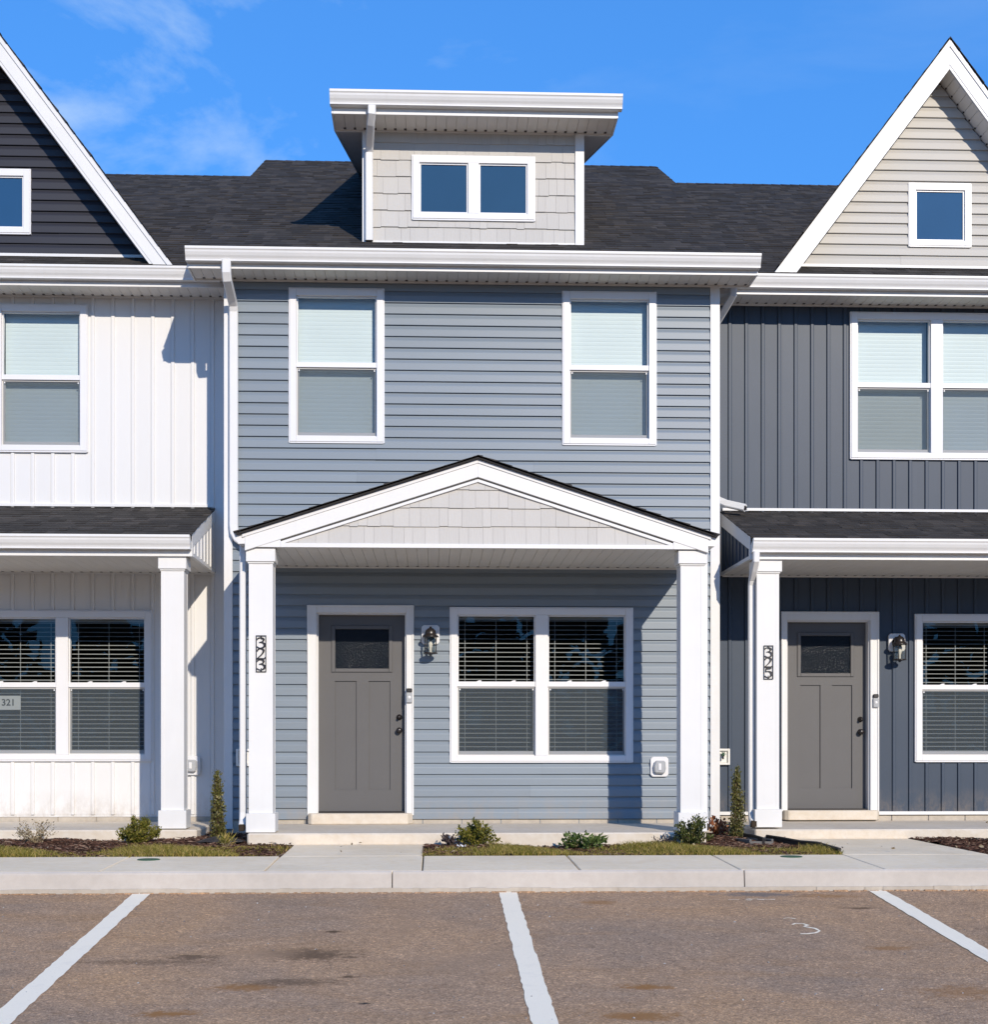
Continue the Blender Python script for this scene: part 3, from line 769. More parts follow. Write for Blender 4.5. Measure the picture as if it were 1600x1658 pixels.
# ------------------------------------------------------------------ the three houses
HALF = 2.518; SOFZ = 5.512; MS = .517
def rz(y): return 5.690 + MS * (y + .45)
RIDGE_Y = 6.40
WALLS = {}
def house(c, Y, label, mat, holes, vl, vr, z=0., k=1.):
    """shell, roof, eave. vl, vr = roof verge left / right in local x"""
    root = empty('town_house', (c, Y, z)); root.scale = (k, k, k); tag(root, label, 'house', 'terrace of town houses')
    wall = wall_sheet('wall', -HALF, HALF, .046, 5.56, holes, mat, root)
    s = MB()   # side and rear walls with their gable tops
    for sx in (-1, 1):
        x = sx * (HALF - .002)
        s.prism([(.142, 0), (12.6, 0), (12.6, rz(.2) - .2), (RIDGE_Y, rz(RIDGE_Y) - .2), (.142, rz(.142) - .2)], 'x', min(x, x - sx * .1), max(x, x - sx * .1))
    s.box(-HALF + .12, HALF - .12, 12.5, 12.6, 0, rz(.2) - .2)
    s.build('side_wall', mat, root)
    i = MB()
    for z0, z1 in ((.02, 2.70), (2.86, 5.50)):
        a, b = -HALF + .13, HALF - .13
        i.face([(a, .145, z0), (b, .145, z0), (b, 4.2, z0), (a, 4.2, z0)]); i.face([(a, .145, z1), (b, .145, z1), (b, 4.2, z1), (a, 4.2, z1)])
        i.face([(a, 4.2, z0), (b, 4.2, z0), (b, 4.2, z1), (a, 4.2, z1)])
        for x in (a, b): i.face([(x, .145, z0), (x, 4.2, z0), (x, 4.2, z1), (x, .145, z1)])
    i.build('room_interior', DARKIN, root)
    # roof
    t = .10
    roof = MB().prism([(-.425, rz(-.425) - .01), (RIDGE_Y, rz(RIDGE_Y) - .01), (13.2, rz(-.4) - .01), (13.2, rz(-.4) - .01 - t), (RIDGE_Y, rz(RIDGE_Y) - t - .03), (-.425, rz(-.425) - .01 - t)], 'x', vl, vr).build('roof', DECK, root)
    L = math.hypot(1, MS); up = (0, 1 / L, MS / L)
    shingle_field(roof, (0, -.47, rz(-.47)), (1, 0, 0), up, lambda s: vl - .012, lambda s: vr + .012, (RIDGE_Y + .47) * L, R)
    cap = MB(); x = vl
    while x < vr - .02:
        w = min(.15, vr - x); zt = rz(RIDGE_Y)
        for sgn in (-1, 1):
            cap.face([(x, RIDGE_Y, zt + .014), (x + w, RIDGE_Y, zt + .008), (x + w, RIDGE_Y + sgn * .14, zt + .006 - .14 * MS), (x, RIDGE_Y + sgn * .14, zt + .012 - .14 * MS)])
        x += .143
    tag(cap.build('ridge_shingles', SHING, roof, raw=True), kind='stuff')
    return root, wall, roof
def eave(root, x0, x1, gx0, gx1, ends=(False, False)):
    """boxed eave: fascia, gutter, soffit between local x0..x1"""
    MB().box(x0, x1, -.425, -.405, SOFZ - .012, 5.665).build('fascia', WHITE, root, .002)
    MB().box(x0, x1, -.432, -.4255, SOFZ - .016, SOFZ + .002).build('fascia_lip', WHITE, root)
    gutter_x(root, gx0, gx1, -.428, 5.675)
    soffit_run(root, x0, x1, -.404, -.02, SOFZ)
    for e, x in zip(ends, (x0, x1)):
        if e:
            s = -1 if x == x0 else 1
            xa, xb = (x - .018, x - .0005) if s < 0 else (x + .0005, x + .018)
            MB().prism([(-.425, SOFZ - .012), (.0, SOFZ - .012), (.62, SOFZ + .25), (6.35, rz(6.35) - .17), (RIDGE_Y, rz(RIDGE_Y) - .014), (-.43, rz(-.43) - .014)], 'x', xa, xb).build('rake_fascia', WHITE, root, .002)

def cross_gable(root, cx, mat, rnd):
    """steep wall gable over the eave, with its own roof"""
    zt, g, yf = 8.25, 1.33, -.33
    hw = 1.905
    th = math.atan(g); cs = math.cos(th)
    def zroof(u): return zt - g * abs(u)
    # face
    zi = zt - .335
    zb = rz(0) - .01
    hb = (zi - zb) / g
    face = MB().prism([(cx - hb, zb - .1), (cx + hb, zb - .1), (cx + hb, zb), (cx, zi), (cx - hb, zb)], 'y', .0, .08).build('gable_wall', mat, root)
    hole = (cx - .331, cx + .331, 6.165, 6.825)
    lap_siding(face, lambda z: cx - max(0, (zi - z) / g), lambda z: cx + max(0, (zi - z) / g), zb + .035, zi - .02, [(hole[0] + .01, hole[1] - .01, hole[2] + .01, hole[3] - .01)], mat)
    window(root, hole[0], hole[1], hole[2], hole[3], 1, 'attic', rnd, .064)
    MB().box(cx - hb - .02, cx + hb + .02, -.026, .0, zb + .012, zb + .044).build('base_trim', WHITE, root, .002)
    # roof slopes with shingles
    for s in (-1, 1):
        yv = lambda u: (zroof(u) - 5.69) / MS - .45
        ya = yf + .03; top = [(cx, ya, zt - .012), (cx, yv(0), zt - .012), (cx + s * hw, max(ya + .01, yv(hw)), zroof(hw) - .012), (cx + s * hw, ya, zroof(hw) - .012)]
        m = MB(); low = [(x - s * .0, y, z - .13) for x, y, z in top]
        m.face(top); m.face(low[::-1])
        for i in range(4): m.face([top[i], low[i], low[(i + 1) % 4], top[(i + 1) % 4]])
        sl = m.build('gable_roof', DECK, root)
        L = math.hypot(1, g)
        shingle_field(sl, (cx + s * hw, 0, zroof(hw)), (0, 1, 0), (-s / L, 0, g / L), lambda q: yf - .03 + R.uniform(-.004, .004), lambda q: yv(max(0, hw - q / L)), hw * L, rnd)
        # rake board with a proud drip strip and a stepped lower mould
        def band(d0, d1, y0, y1, nm, bev=.002, e=hw):
            v0, v1 = d0 / cs, d1 / cs
            b = MB().prism(clip([(cx, zt - v0), (cx, zt - v1), (cx + s * e, zroof(e) - v1), (cx + s * e, zroof(e) - v0)], 0, -1, -5.735), 'y', y0, y1)
            return b.build(nm, WHITE, root, bev)
        band(.006, .052, yf - .012, yf + .02, 'rake_drip_board')
        band(.052, .165, yf, yf + .02, 'rake_board')
        band(.165, .192, yf + .006, yf + .02, 'rake_mould')
        # sloped soffit strips
        k = MB(); v = .190 / cs
        n = int(hw * L / .105)
        for i in range(n):
            a0 = i * hw / n + .002; a1 = (i + 1) * hw / n - .002
            if zroof(a1) - v < 5.76: break
            me = MB().prism([(cx + s * a0, zroof(a0) - v), (cx + s * a1, zroof(a1) - v), (cx + s * a1, zroof(a1) - v + .02), (cx + s * a0, zroof(a0) - v + .02)], 'y', yf + .0305, -.001)
            me.build('soffit_panel', SOFFIT, root)
            if i: k.box(cx + s * a0 - .012, cx + s * a0 + .008, -.05, -.034, zroof(a0) - v - .004, zroof(a0) - v + .01)
        k.build('vent_slots', BLACK, root)

def shed_porch(root, u0, u1, ucol, side, batten, cmat, rnd, roofL=None):
    """full-width shed porch; u0..u1 roof extent, ucol columns, side = which end faces the neighbour (with its clad end)"""
    yf = -1.50; zf = 2.80; zw = 3.30; m = (zw - zf) / 1.60
    def zp(y): return zw + m * y
    deck = MB().prism([(-1.585, zp(-1.585) - .012), (0, zw - .012), (0, zw - .10), (-1.50, zp(-1.5) - .10), (-1.585, zp(-1.585) - .035)], 'x', u0, u1).build('porch_roof', DECK, root)
    L = math.hypot(1, m)
    shingle_field(deck, (0, -1.61, zp(-1.61)), (1, 0, 0), (0, 1 / L, m / L), lambda s: u0 - .012 + rnd.uniform(-.004, .004), lambda s: u1 + .012 + rnd.uniform(-.004, .004), 1.60 * L, rnd)
    MB().box(u0 + .02, u1 - .02, -.030, 0, zw + .004, zw + .034).build('flashing_trim', WHITE, root, .002)
    MB().box(u0, u1, yf - .02, yf, 2.605, 2.775).build('porch_fascia', WHITE, root, .002)
    MB().box(u0, u1, yf - .027, yf - .0205, 2.600, 2.618).build('fascia_lip', WHITE, root)
    gutter_x(root, u0 + .004, u1 - .004, yf - .024, 2.788)
    soffit_run(root, u0 + .02, u1 - .02, yf + .001, -.02, 2.612)
    for s, x in ((-1, u0), (1, u1)):
        xa, xb = (x, x + .02) if s < 0 else (x - .02, x)
        # rake board along the slope, end panel and frame
        MB().prism([(yf - .02, zp(yf) - .012), (-.002, zw - .014), (-.002, zw - .15), (yf - .02, zp(yf) - .15)], 'x', xa - .003, xb + .003).build('porch_rake', WHITE, root, .002)
        ep = MB().prism([(yf + .01, 2.63), (-.002, 2.63), (-.002, zw - .14), (yf + .01, zp(yf) - .14)], 'x', xa + .006, xb - .006).build('porch_end_panel', cmat, root)
        xo = xa + .006 if s < 0 else xb - .006
        y = yf + .13
        while y < -.08:
            MB().box(min(xo, xo + s * .010), max(xo, xo + s * .010), y, y + .036, 2.645, zp(y) - .145).build('end_batten', cmat, ep); y += batten
        f = MB()
        f.box(xa - .004, xb + .004, yf - .018, yf + .045, 2.601, zp(yf) - .10); f.box(xa - .004, xb + .004, -.035, -.001, 2.612, zw - .14); f.box(xa - .005, xb + .005, yf + .046, -.036, 2.604, 2.640)
        f.build('end_frame', WHITE, root, .002)
    for u in ucol: column(root, u, -1.365, 2.606)

hole = lambda w, t=.02: (w[0] + t, w[1] - t, w[2] + t, w[3] - t)
# --- 323, the slate blue house in the middle
A_UP = [(-1.866, -.918, 3.879, 5.428), (.918, 1.866, 3.879, 5.428)]
A_LO = (-.232, 1.625, .636, 2.195)
A_DOOR = (-1.582, -.697, .121, 2.133); A_TRIM = (-1.688, -.609, 2.221)
hA = [hole(w) for w in A_UP] + [hole(A_LO)] + [(A_TRIM[0] + .03, A_TRIM[1] - .03, .0, A_TRIM[2] - .03)]
A, wallA, roofA = house(.408, 0, 'slate blue lap sided town house with shed dormer and gabled porch in the middle', BLUE, hA, -2.833, 2.842)
lap_siding(wallA, lambda z: -HALF + .072, lambda z: HALF - .082, .047, 5.51, hA, BLUE)
for xa, xb in ((-HALF - .012, -HALF + .075), (HALF - .086, HALF + .012)):
    MB().box(xa, xb, -.034, .0, -.05, 5.505).build('corner_board', WHITE, A, .003)
MB().box(-HALF - .012, -HALF - .001, .0, .95, -.05, 5.505).build('corner_board', WHITE, A)
MB().box(HALF + .001, HALF + .012, .0, .95, -.05, 5.505).build('corner_board', WHITE, A)
eave(A, -2.815, 2.82, -2.835, 2.845, (True, True))
for w in A_UP: window(A, *w, 1, 'closed', R)
window(A, *A_LO, 2, 'open', R)
front_door(A, A_TRIM[0], A_TRIM[1], A_TRIM[2], *A_DOOR)
# shed dormer
DW = 1.122; DS = .29
def dz(y): return 7.055 + DS * y
zb = rz(0) - .03
dwall = MB()
dwall.box(-DW + .01, DW - .01, .0, .08, zb - .2, 7.06)
for s in (-1, 1):
    x = s * (DW - .004)
    dwall.prism([(.081, zb - .2), (.081, dz(.081)), (5.0, dz(5.0)), (5.0, rz(5.0) - .2)], 'x', min(x, x - s * .08), max(x, x - s * .08))
dwall = dwall.build('dormer_wall', SHAKE, A)
DWIN = (-.619, .619, 6.158, 6.795)
shakes(dwall, -DW + .08, DW - .08, zb + .012, 7.05, .1715, [], hole(DWIN, .03), SHAKE, .0, random.Random(3))
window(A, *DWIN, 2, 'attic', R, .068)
for s in (-1, 1):
    a, b = (-DW - .01, -DW + .082) if s < 0 else (DW - .082, DW + .01)
    MB().box(a, b, -.036, .0, zb - .01, 7.05).build('dormer_corner_board', WHITE, A, .003)
    MB().box(*((a, a + .012) if s < 0 else (b - .012, b)), .0005, .09, zb, 7.05).build('dormer_corner_board', WHITE, A)
MB().box(-DW + .083, DW - .083, -.030, .0, zb + .004, zb + .036).build('base_trim', WHITE, A, .002)
dro = MB().prism([(-.42, 7.215 + DS * -.0 - .12), (-.42, 7.205), (.0, 7.215), (6.3, 7.215 + DS * 6.3), (6.3, 7.10 + DS * 6.3), (0., 7.10)], 'x', -1.40, 1.415).build('dormer_roof', DECK, A)
Ld = math.hypot(1, DS)
shingle_field(dro, (0, -.46, 7.225 - .46 * .05), (1, 0, 0), (0, 1, .05), lambda s: -1.415, lambda s: 1.43, .45, R)
shingle_field(dro, (0, 0, 7.225), (1, 0, 0), (0, 1 / Ld, DS / Ld), lambda s: -1.415, lambda s: 1.43, 6.3 * Ld, R)
for s in (-1, 1):
    xa, xb = (-1.418, -1.4005) if s < 0 else (1.4155, 1.433)
    MB().prism([(-.424, 7.045), (-.424, 7.205), (0, 7.213), (6.3, 7.213 + DS * 6.3), (6.3, 7.05 + DS * 6.3), (0, 7.045)], 'x', xa, xb).build('dormer_rake_fascia', WHITE, A, .002)
    xa, xb = (-1.40, -DW - .011) if s < 0 else (DW + .011, 1.415)
    n = 52
    for i in range(n):
        y0, y1 = .0 + i * .105 + .002, .0 + i * .105 + .102
        if y1 > 5.4: break
        MB().prism([(y0, dz(y0)), (y1, dz(y1)), (y1, dz(y1) + .02), (y0, dz(y0) + .02)], 'x', xa, xb).build('soffit_panel', SOFFIT, A)
MB().box(-1.40, 1.415, -.424, -.404, 7.045, 7.205).build('dormer_fascia', WHITE, A, .002)
MB().box(-1.40, 1.415, -.431, -.4245, 7.041, 7.058).build('fascia_lip', WHITE, A)
gutter_x(A, -1.426, 1.463, -.427, 7.232)
soffit_run(A, -1.399, 1.414, -.403, -.001, 7.052)
# gabled porch
PH, PG, PY = 2.20, .322, -1.545
def pz(u): return 3.446 - PG * abs(u)
pr_ = []
for s in (-1, 1):
    top = [(0, -1.60, pz(0) - .012), (0, .0, pz(0) - .012), (s * PH, .0, pz(PH) - .012), (s * PH, -1.60, pz(PH) - .012)]
    m = MB(); low = [(x, y, z - .016) for x, y, z in top]; m.face(top); m.face(low[::-1])
    for i in range(4): m.face([top[i], low[i], low[(i + 1) % 4], top[(i + 1) % 4]])
    p = m.build('porch_roof', DECK, A); L = math.hypot(1, PG)
    shingle_field(p, (s * (PH + .02), 0, pz(PH + .02)), (0, 1, 0), (-s / L, 0, PG / L), lambda q: -1.625 + R.uniform(-.005, .005), lambda q: .0, (PH + .02) * L, R)
    def pband(v0, v1, y0, y1, nm, e=2.125, e0=0.):
        return MB().prism([(s * e0, pz(e0) - v0), (s * e0, pz(e0) - v1), (s * e, pz(e) - v1), (s * e, pz(e) - v0)], 'y', y0, y1).build(nm, WHITE, A, .002)
    pband(.0285, .062, PY - .028, PY + .03, 'rake_drip_board', 2.15)
    pband(.062, .188, PY - .018, PY + .03, 'rake_board')
    pband(.205, .232, PY - .004, PY + .03, 'pediment_trim', 1.80)
    # return board filling the corner of the pediment
    zi = lambda u: pz(u) - .1885
    MB().prism([(s * 1.802, 2.606), (s * 2.125, 2.606), (s * 2.125, pz(2.125) - .185), (s * 1.802, zi(1.802))], 'y', PY - .012, PY + .03).build('return_board', WHITE, A, .002)
    MB().prism([(s * 1.775, 2.645), (s * 1.80, 2.645), (s * 1.80, pz(1.8) - .206), (s * 1.775, pz(1.775) - .206)], 'y', PY - .006, PY + .03).build('pediment_trim', WHITE, A)
    # side fascia and gutter running back to the wall
    xs = (s * 2.095, s * 2.115)
    MB().box(min(xs), max(xs), PY + .035, -.02, 2.606, 2.73).build('porch_fascia', WHITE, A)
    k = MB().prism([(s * 2.117 + s * -a * .9, 2.752 + b * .9) for a, b in KP], 'y', PY - .01, -.03)
    k.prism([(s * 2.117 + s * -a * .9, 2.752 + b * .9) for a, b in KP[:13]] + [(s * 2.118, 2.75)], 'y', PY - .012, PY - .0101)
    k.build('gutter', WHITE, A)
ped = MB().prism([(-1.79, 2.62), (1.79, 2.62), (1.79, pz(1.79) - .19), (0, pz(0) - .19), (-1.79, pz(1.79) - .19)], 'y', PY + .032, PY + .07).build('pediment', SHAKE, A)
shakes(ped, -1.78, 1.78, 2.640, 3.26, .1705, [(PG, 1, pz(0) - .222), (-PG, 1, pz(0) - .222)], None, SHAKE, PY + .031, random.Random(11))
MB().box(-1.801, 1.801, PY - .014, PY + .03, 2.606, 2.644).build('pediment_trim', WHITE, A, .002)
soffit_run(A, -2.09, 2.09, PY + .031, -.02, 2.612)
for u in (-1.987, 1.987): column(A, u, -1.395, 2.600)
# leaders
downspout(A, [(-2.44, -.488, 5.56), (-2.44, -.485, 5.44), (-2.438, -.455, 5.385), (-2.43, -.17, 5.275), (-2.426, -.10, 5.235), (-2.425, -.072, 5.17), (-2.425, -.070, 4.2), (-2.425, -.070, 3.02), (-2.418, -.072, 2.945), (-2.385, -.08, 2.885), (-2.33, -.09, 2.85), (-2.22, -.12, 2.825)], .088, .062)
downspout(A, [(-1.015, -.485, 7.10), (-1.015, -.485, 7.03), (-1.03, -.40, 6.96), (-1.052, -.13, 6.86), (-1.06, -.07, 6.80), (-1.06, -.066, 6.0), (-1.06, -.066, zb + .02)], .078)
for s, x in ((-1, -2.170), (1, 2.128)):
    downspout(A, [(x, -1.33, 2.66), (x, -1.33, 2.50), (x, -1.33, 1.5), (x, -1.33, .18), (x, -1.345, .10), (x, -1.40, .05)], .060, .075)
    MB().box(x - .026, x + .026, -1.455, -1.395, .012, .072).build('drain_outlet', TAN, A, .006)

# --- 325, the charcoal house on the right
cB, YB, ZN, KN = 5.542, .904, -.015, 1.018       # both outer houses scaled about the camera; stand back from the middle house
B_UP = (-.966, .891, 3.879, 5.434); B_LO = (-.262, 1.595, .632, 2.197)
B_DOOR = (-1.650, -.770, .112, 2.126); B_TRIM = (-1.722, -.664, 2.228)
hB = [hole(B_UP), hole(B_LO), (B_TRIM[0] + .03, B_TRIM[1] - .03, 0, B_TRIM[2] - .03)]
B, wallB, roofB = house(cB, YB, 'charcoal board and batten town house with taupe gable at right', CHAR, hB, -2.50, 2.50, ZN, KN)
batten_siding(wallB, -HALF + .012, HALF, .085, 3.31, hB, CHAR, .1778, -2.475)
batten_siding(wallB, -HALF + .012, HALF, 3.31, 5.51, hB, CHAR, .1778, -2.475)
MB().box(-HALF + .012, B_TRIM[0], -.030, .0, .052, .088).build('base_trim', WHITE, B, .002)
MB().box(B_TRIM[1], HALF, -.030, .0, .052, .088).build('base_trim', WHITE, B, .002)
eave(B, -2.50, 2.50, -2.42, 2.55)
window(B, *B_UP, 2, 'closed', R); window(B, *B_LO, 2, 'open', R)
front_door(B, B_TRIM[0], B_TRIM[1], B_TRIM[2], *B_DOOR)
cross_gable(B, 0.0, TAUPE, random.Random(21))
shed_porch(B, -2.375, 2.375, (-2.195, 2.195), -1, .1778, CHAR, random.Random(5))
downspout(B, [(-2.335, -.49, 5.56), (-2.335, -.48, 5.47), (-2.37, -.38, 5.40), (-2.455, -.16, 5.25), (-2.462, -.12, 5.18), (-2.462, -.12, 3.52), (-2.457, -.14, 3.44), (-2.43, -.19, 3.385), (-2.36, -.27, 3.338), (-2.19, -.40, 3.275)], .075, .055)
lm_ = MB().box(-.026, .026, -.003, .003, -.019, .019).build('leader_mouth_shade', BLACK, B); lm_.location = (-2.188, -.4015, 3.2745); lm_.rotation_euler = (0, 0, rad(52))  # black box at the closed pipe end: shade of the opening as colour
downspout(B, [(-2.335, -1.585, 2.67), (-2.335, -1.58, 2.58), (-2.335, -1.50, 2.50), (-2.335, -1.40, 2.42), (-2.335, -1.37, 2.36), (-2.335, -1.37, 1.2), (-2.335, -1.37, .16), (-2.335, -1.40, .08), (-2.335, -1.47, .035)], .062, .058)
MB().box(-2.362, -2.305, -1.50, -1.435, .005, .07).build('drain_outlet', TAN, B, .006)

# --- 321, the white house on the left
cC, YC = -4.711, .904
C_UP = (.038, .986, 3.885, 5.412); C_LO = (-.195, 1.662, .645, 2.205)
hC = [hole(C_UP), hole(C_LO)]
C, wallC, roofC = house(cC, YC, 'white board and batten town house with dark gable at left', WHITEB, hC, -2.50, 2.50, ZN, KN)
batten_siding(wallC, -HALF, HALF - .012, .070, 5.51, hC, WHITEB, .2085, HALF - .245)
eave(C, -2.50, 2.50, -2.55, 2.44)
window(C, *C_UP, 1, 'closed', R); window(C, *C_LO, 2, 'open', R)
cross_gable(C, .065, NAVY, random.Random(22))
shed_porch(C, -2.33, 2.325, (-2.134, 2.134), 1, .2085, WHITEB, random.Random(6))

# foundations: block courses under the siding
for root, y in ((A, 0), (B, 0), (C, 0)):
    x = -HALF; f = None
    fnd = MB().box(-HALF + .003, HALF - .003, .012, .1, -.30, .044).build('foundation', FOUND, root)
    me = MB().box(0, .392, -.004, .011, -.16, .043).mesh('block', .003); me.materials.append(FOUND)
    k = 0
    while x + .39 < HALF:
        link('block', me, FOUND, fnd, (x + .004, 0, 0)); x += .4
    MB().box(x + .004, HALF - .004, -.004, .011, -.16, .043).build('block', FOUND, fnd)
# concrete door steps and porch slabs
def slab(name, x0, x1, y0, y1, z0, z1, mat, parent=None, bev=.012):
    return MB().box(x0, x1, y0, y1, z0, z1).build(name, mat, parent, bev)
for root, tr, z in ((A, A_TRIM, .110), (B, B_TRIM, .104)):
    m = MB(); a, b = tr[0] + .012, tr[1] - .012
    m.prism([(a, .0), (b, .0), (b, -.06), (b - .05, -.155), (a + .04, -.155), (a, -.11)], 'z', .001, z)
    m.build('door_step', CONCS, root, .008)
slab('porch_slab', -2.10, 2.10, -1.60, -.006, -.30, .0, CONCS, A)
slab('porch_slab', -2.345, 2.345, -1.585, -.006, -.30, -.012, CONCS, B)
slab('porch_slab', -2.33, 2.375, -1.545, -.006, -.30, -.004, CONCS, C)

# ------------------------------------------------------------------ ground, road, pavement
KY = -3.98
def road_z(y):
    d = KY - y
    if d < 4.2: return -.296 - .0754 * d
    if d < 7.2:
        t = d - 4.2; return -.296 - .0754 * 4.2 - .0754 * t + (.0754 - .015) * t * t / 6
    return -.296 - .0754 * 7.2 + (.0604) * 9 / 6 - .015 * (d - 7.2) if d < 40 else -.296 - .0754 * 7.2 + .0604 * 1.5 - .015 * 32.8
ys = [600, 60, 20, 14, -2.9, -3.97] + [KY - .25 * i for i in range(0, 48)] + [-17, -20, -30, -44, -80, -600]
gm = MB()
for y0, y1 in zip(ys, ys[1:]):
    za = -.14 - .16 * (y0 < -3.5) if y0 > KY else road_z(y0) - .03
    zb_ = -.14 - .16 * (y1 < -3.5) if y1 > KY else road_z(y1) - .03
    gm.face([(-600, y0, za - (.05 if y0 > 0 else .05)), (600, y0, za - .05), (600, y1, zb_ - .05), (-600, y1, zb_ - .05)])
tag(gm.build('ground', GROUND), kind='structure')
rm = MB(); ry = [KY + .004 - .12 * i for i in range(0, 70)] + [KY - 8.4 - i * 1. for i in range(1, 34)]
for y0, y1 in zip(ry, ry[1:]): rm.face([(-45, y0, road_z(y0)), (45, y0, road_z(y0)), (45, y1, road_z(y1)), (-45, y1, road_z(y1))])
road = tag(rm.build('road', ASPH), kind='structure')
rl = random.Random(4)
for k, x in enumerate((-4.895, -2.168, .556, 3.36, 6.09)):
    m = MB(); y = KY - .035; pts = []
    wob = 0
    while y > -9.6:
        a = x - .066 + rl.uniform(-.005, .005); b = x + .066 + rl.uniform(-.005, .005); pts.append((a, b, y)); y -= .075
    for (a, b, y0), (a2, b2, y1) in zip(pts, pts[1:]):
        m.face([(a, y0, road_z(y0) + .004), (b, y0, road_z(y0) + .004), (b2, y1, road_z(y1) + .004), (a2, y1, road_z(y1) + .004)])
    m.build('parking_line', LINE, road)
def road_stroke(pts, w, name):
    m = MB(); L = []
    for i, (x, y) in enumerate(pts):
        a = pts[max(0, i - 1)]; b = pts[min(len(pts) - 1, i + 1)]; dx, dy = b[0] - a[0], b[1] - a[1]; l = math.hypot(dx, dy) or 1
        ww = w * rl.uniform(.55, 1.25)
        L.append(((x - dy / l * ww, y + dx / l * ww), (x + dy / l * ww, y - dx / l * ww)))
    for (a, b), (c, d) in zip(L, L[1:]):
        m.face([(p[0], p[1], road_z(p[1]) + .0035) for p in (a, b, d, c)])
    m.build(name, LINE, road)
road_stroke([(2.39, -5.10), (2.43, -5.07), (2.47, -5.11)], .008, 'chalk_mark')
road_stroke([(2.40, -5.31), (2.43, -5.27), (2.48, -5.28), (2.50, -5.33), (2.47, -5.36)], .010, 'chalk_mark')
road_stroke([(2.46, -5.37), (2.52, -5.44), (2.53, -5.52), (2.49, -5.58), (2.43, -5.61), (2.38, -5.61)], .013, 'chalk_mark')
for i in range(9):
    x, y = rl.uniform(2.15, 2.5), rl.uniform(-4.42, -4.36)
    road_stroke([(x, y), (x + rl.uniform(.03, .1), y + rl.uniform(-.02, .02))], .005, 'paint_scuff')
# little stones lying on the asphalt
m = MB()
for i in range(240):
    x, y = rl.uniform(-4, 4.5), rl.uniform(-8.2, -4.05); r = rl.uniform(.003, .009); z = road_z(y) + .001
    p = [(x + r * math.cos(a) * rl.uniform(.7, 1.3), y + r * math.sin(a) * rl.uniform(.7, 1.3), z) for a in (0, 1.3, 2.6, 3.8, 5.1)]
    t = (x, y, z + r * .9)
    for j in range(5): m.face([p[j], p[(j + 1) % 5], t])
STONE = island('pale grit', [(0, (.08, .07, .06)), (.6, (.3, .27, .24)), (1, (.6, .58, .55))], .9)
tag(m.build('grit', STONE, road, raw=True), kind='stuff')

# pavement: slabs with tooled joints, integral kerb in lengths
pave = tag(empty('pavement', (0, KY, 0)), kind='structure')
BACK = -2.81
def pvz(y): return -.140 + .021 * (y - KY)
joints = [-9.2, -7.6, -6.1, -4.9, -3.72, -2.5, -1.27, -.085, 1.11, 2.33, 3.44, 4.68, 5.9, 7.1, 8.3, 9.6]
g = .005
for a, b in zip(joints, joints[1:]):
    yb = BACK
    m = MB().prism([(KY + .028, -.45), (yb, -.45), (yb, pvz(yb)), (KY + .028, pvz(KY + .028))], 'x', a + g, b - g)
    m.v = [(x, y - KY, z) for x, y, z in m.v]
    m.build('paving_slab', CONC, pave, .006)
for a, b in ((-9.2, -6.2), (-6.2, -3.28), (-3.28, -.31), (-.31, 2.357), (2.357, 5.4), (5.4, 8.4), (8.4, 9.6)):
    m = MB().prism([(-.012, -.45), (.0275, -.45), (.0275, pvz(KY)), (.018, pvz(KY)), (.006, -.150), (.001, -.162), (-.012, -.262), (-.020, -.285), (-.020, -.45)], 'x', a + .004, b - .004)
    m.build('kerb_length', CONCK, pave, .002)
m = MB()
# dirty concrete lip at the kerb foot, ragged towards the asphalt
x = -8.
while x < 8.5:
    w = rl.uniform(.05, .22); m.box(x, x + w, KY - .034 - rl.uniform(.0, .010), KY - .0205, -.36, -.266 + rl.uniform(-.004, .003)); x += w
m.build('gutter_lip', FOUND, pave).location = (0, -KY, 0)
m = MB(); x = -8.
while x < 8.5:
    w = rl.uniform(.02, .12); m.box(x, x + w, KY - .055 - rl.uniform(.0, .012), KY - .036, -.36, -.2985 + rl.uniform(.003, .008)); x += w + rl.uniform(0, .05)
m.build('asphalt_lip', ASPH, road)
for (x0, x1, yb, zb2) in ((-1.265, -.09, -1.602, -.100), (3.445, 4.675, -.712, -.118)):
    m = MB().prism([(BACK + .006, -.45), (yb, -.45), (yb, zb2), (BACK + .006, pvz(BACK))], 'x', x0, x1)
    tag(m.build('front_walk', CONC, None, .008), kind='structure')
for x, y, lab in ((-2.30, -3.06, 'round green valve lid set in the pavement left of the middle house'), (2.96, -2.98, 'round green valve lid set in the pavement right of the middle house')):
    o = MB().lathe([(0, .006), (.085, .006), (.092, .002), (.092, -.01)], 0, 0, 24).build('valve_lid', LID); o.location = (x, y, pvz(y)); tag(o, lab, 'valve lid', 'valve lids in the pavement')

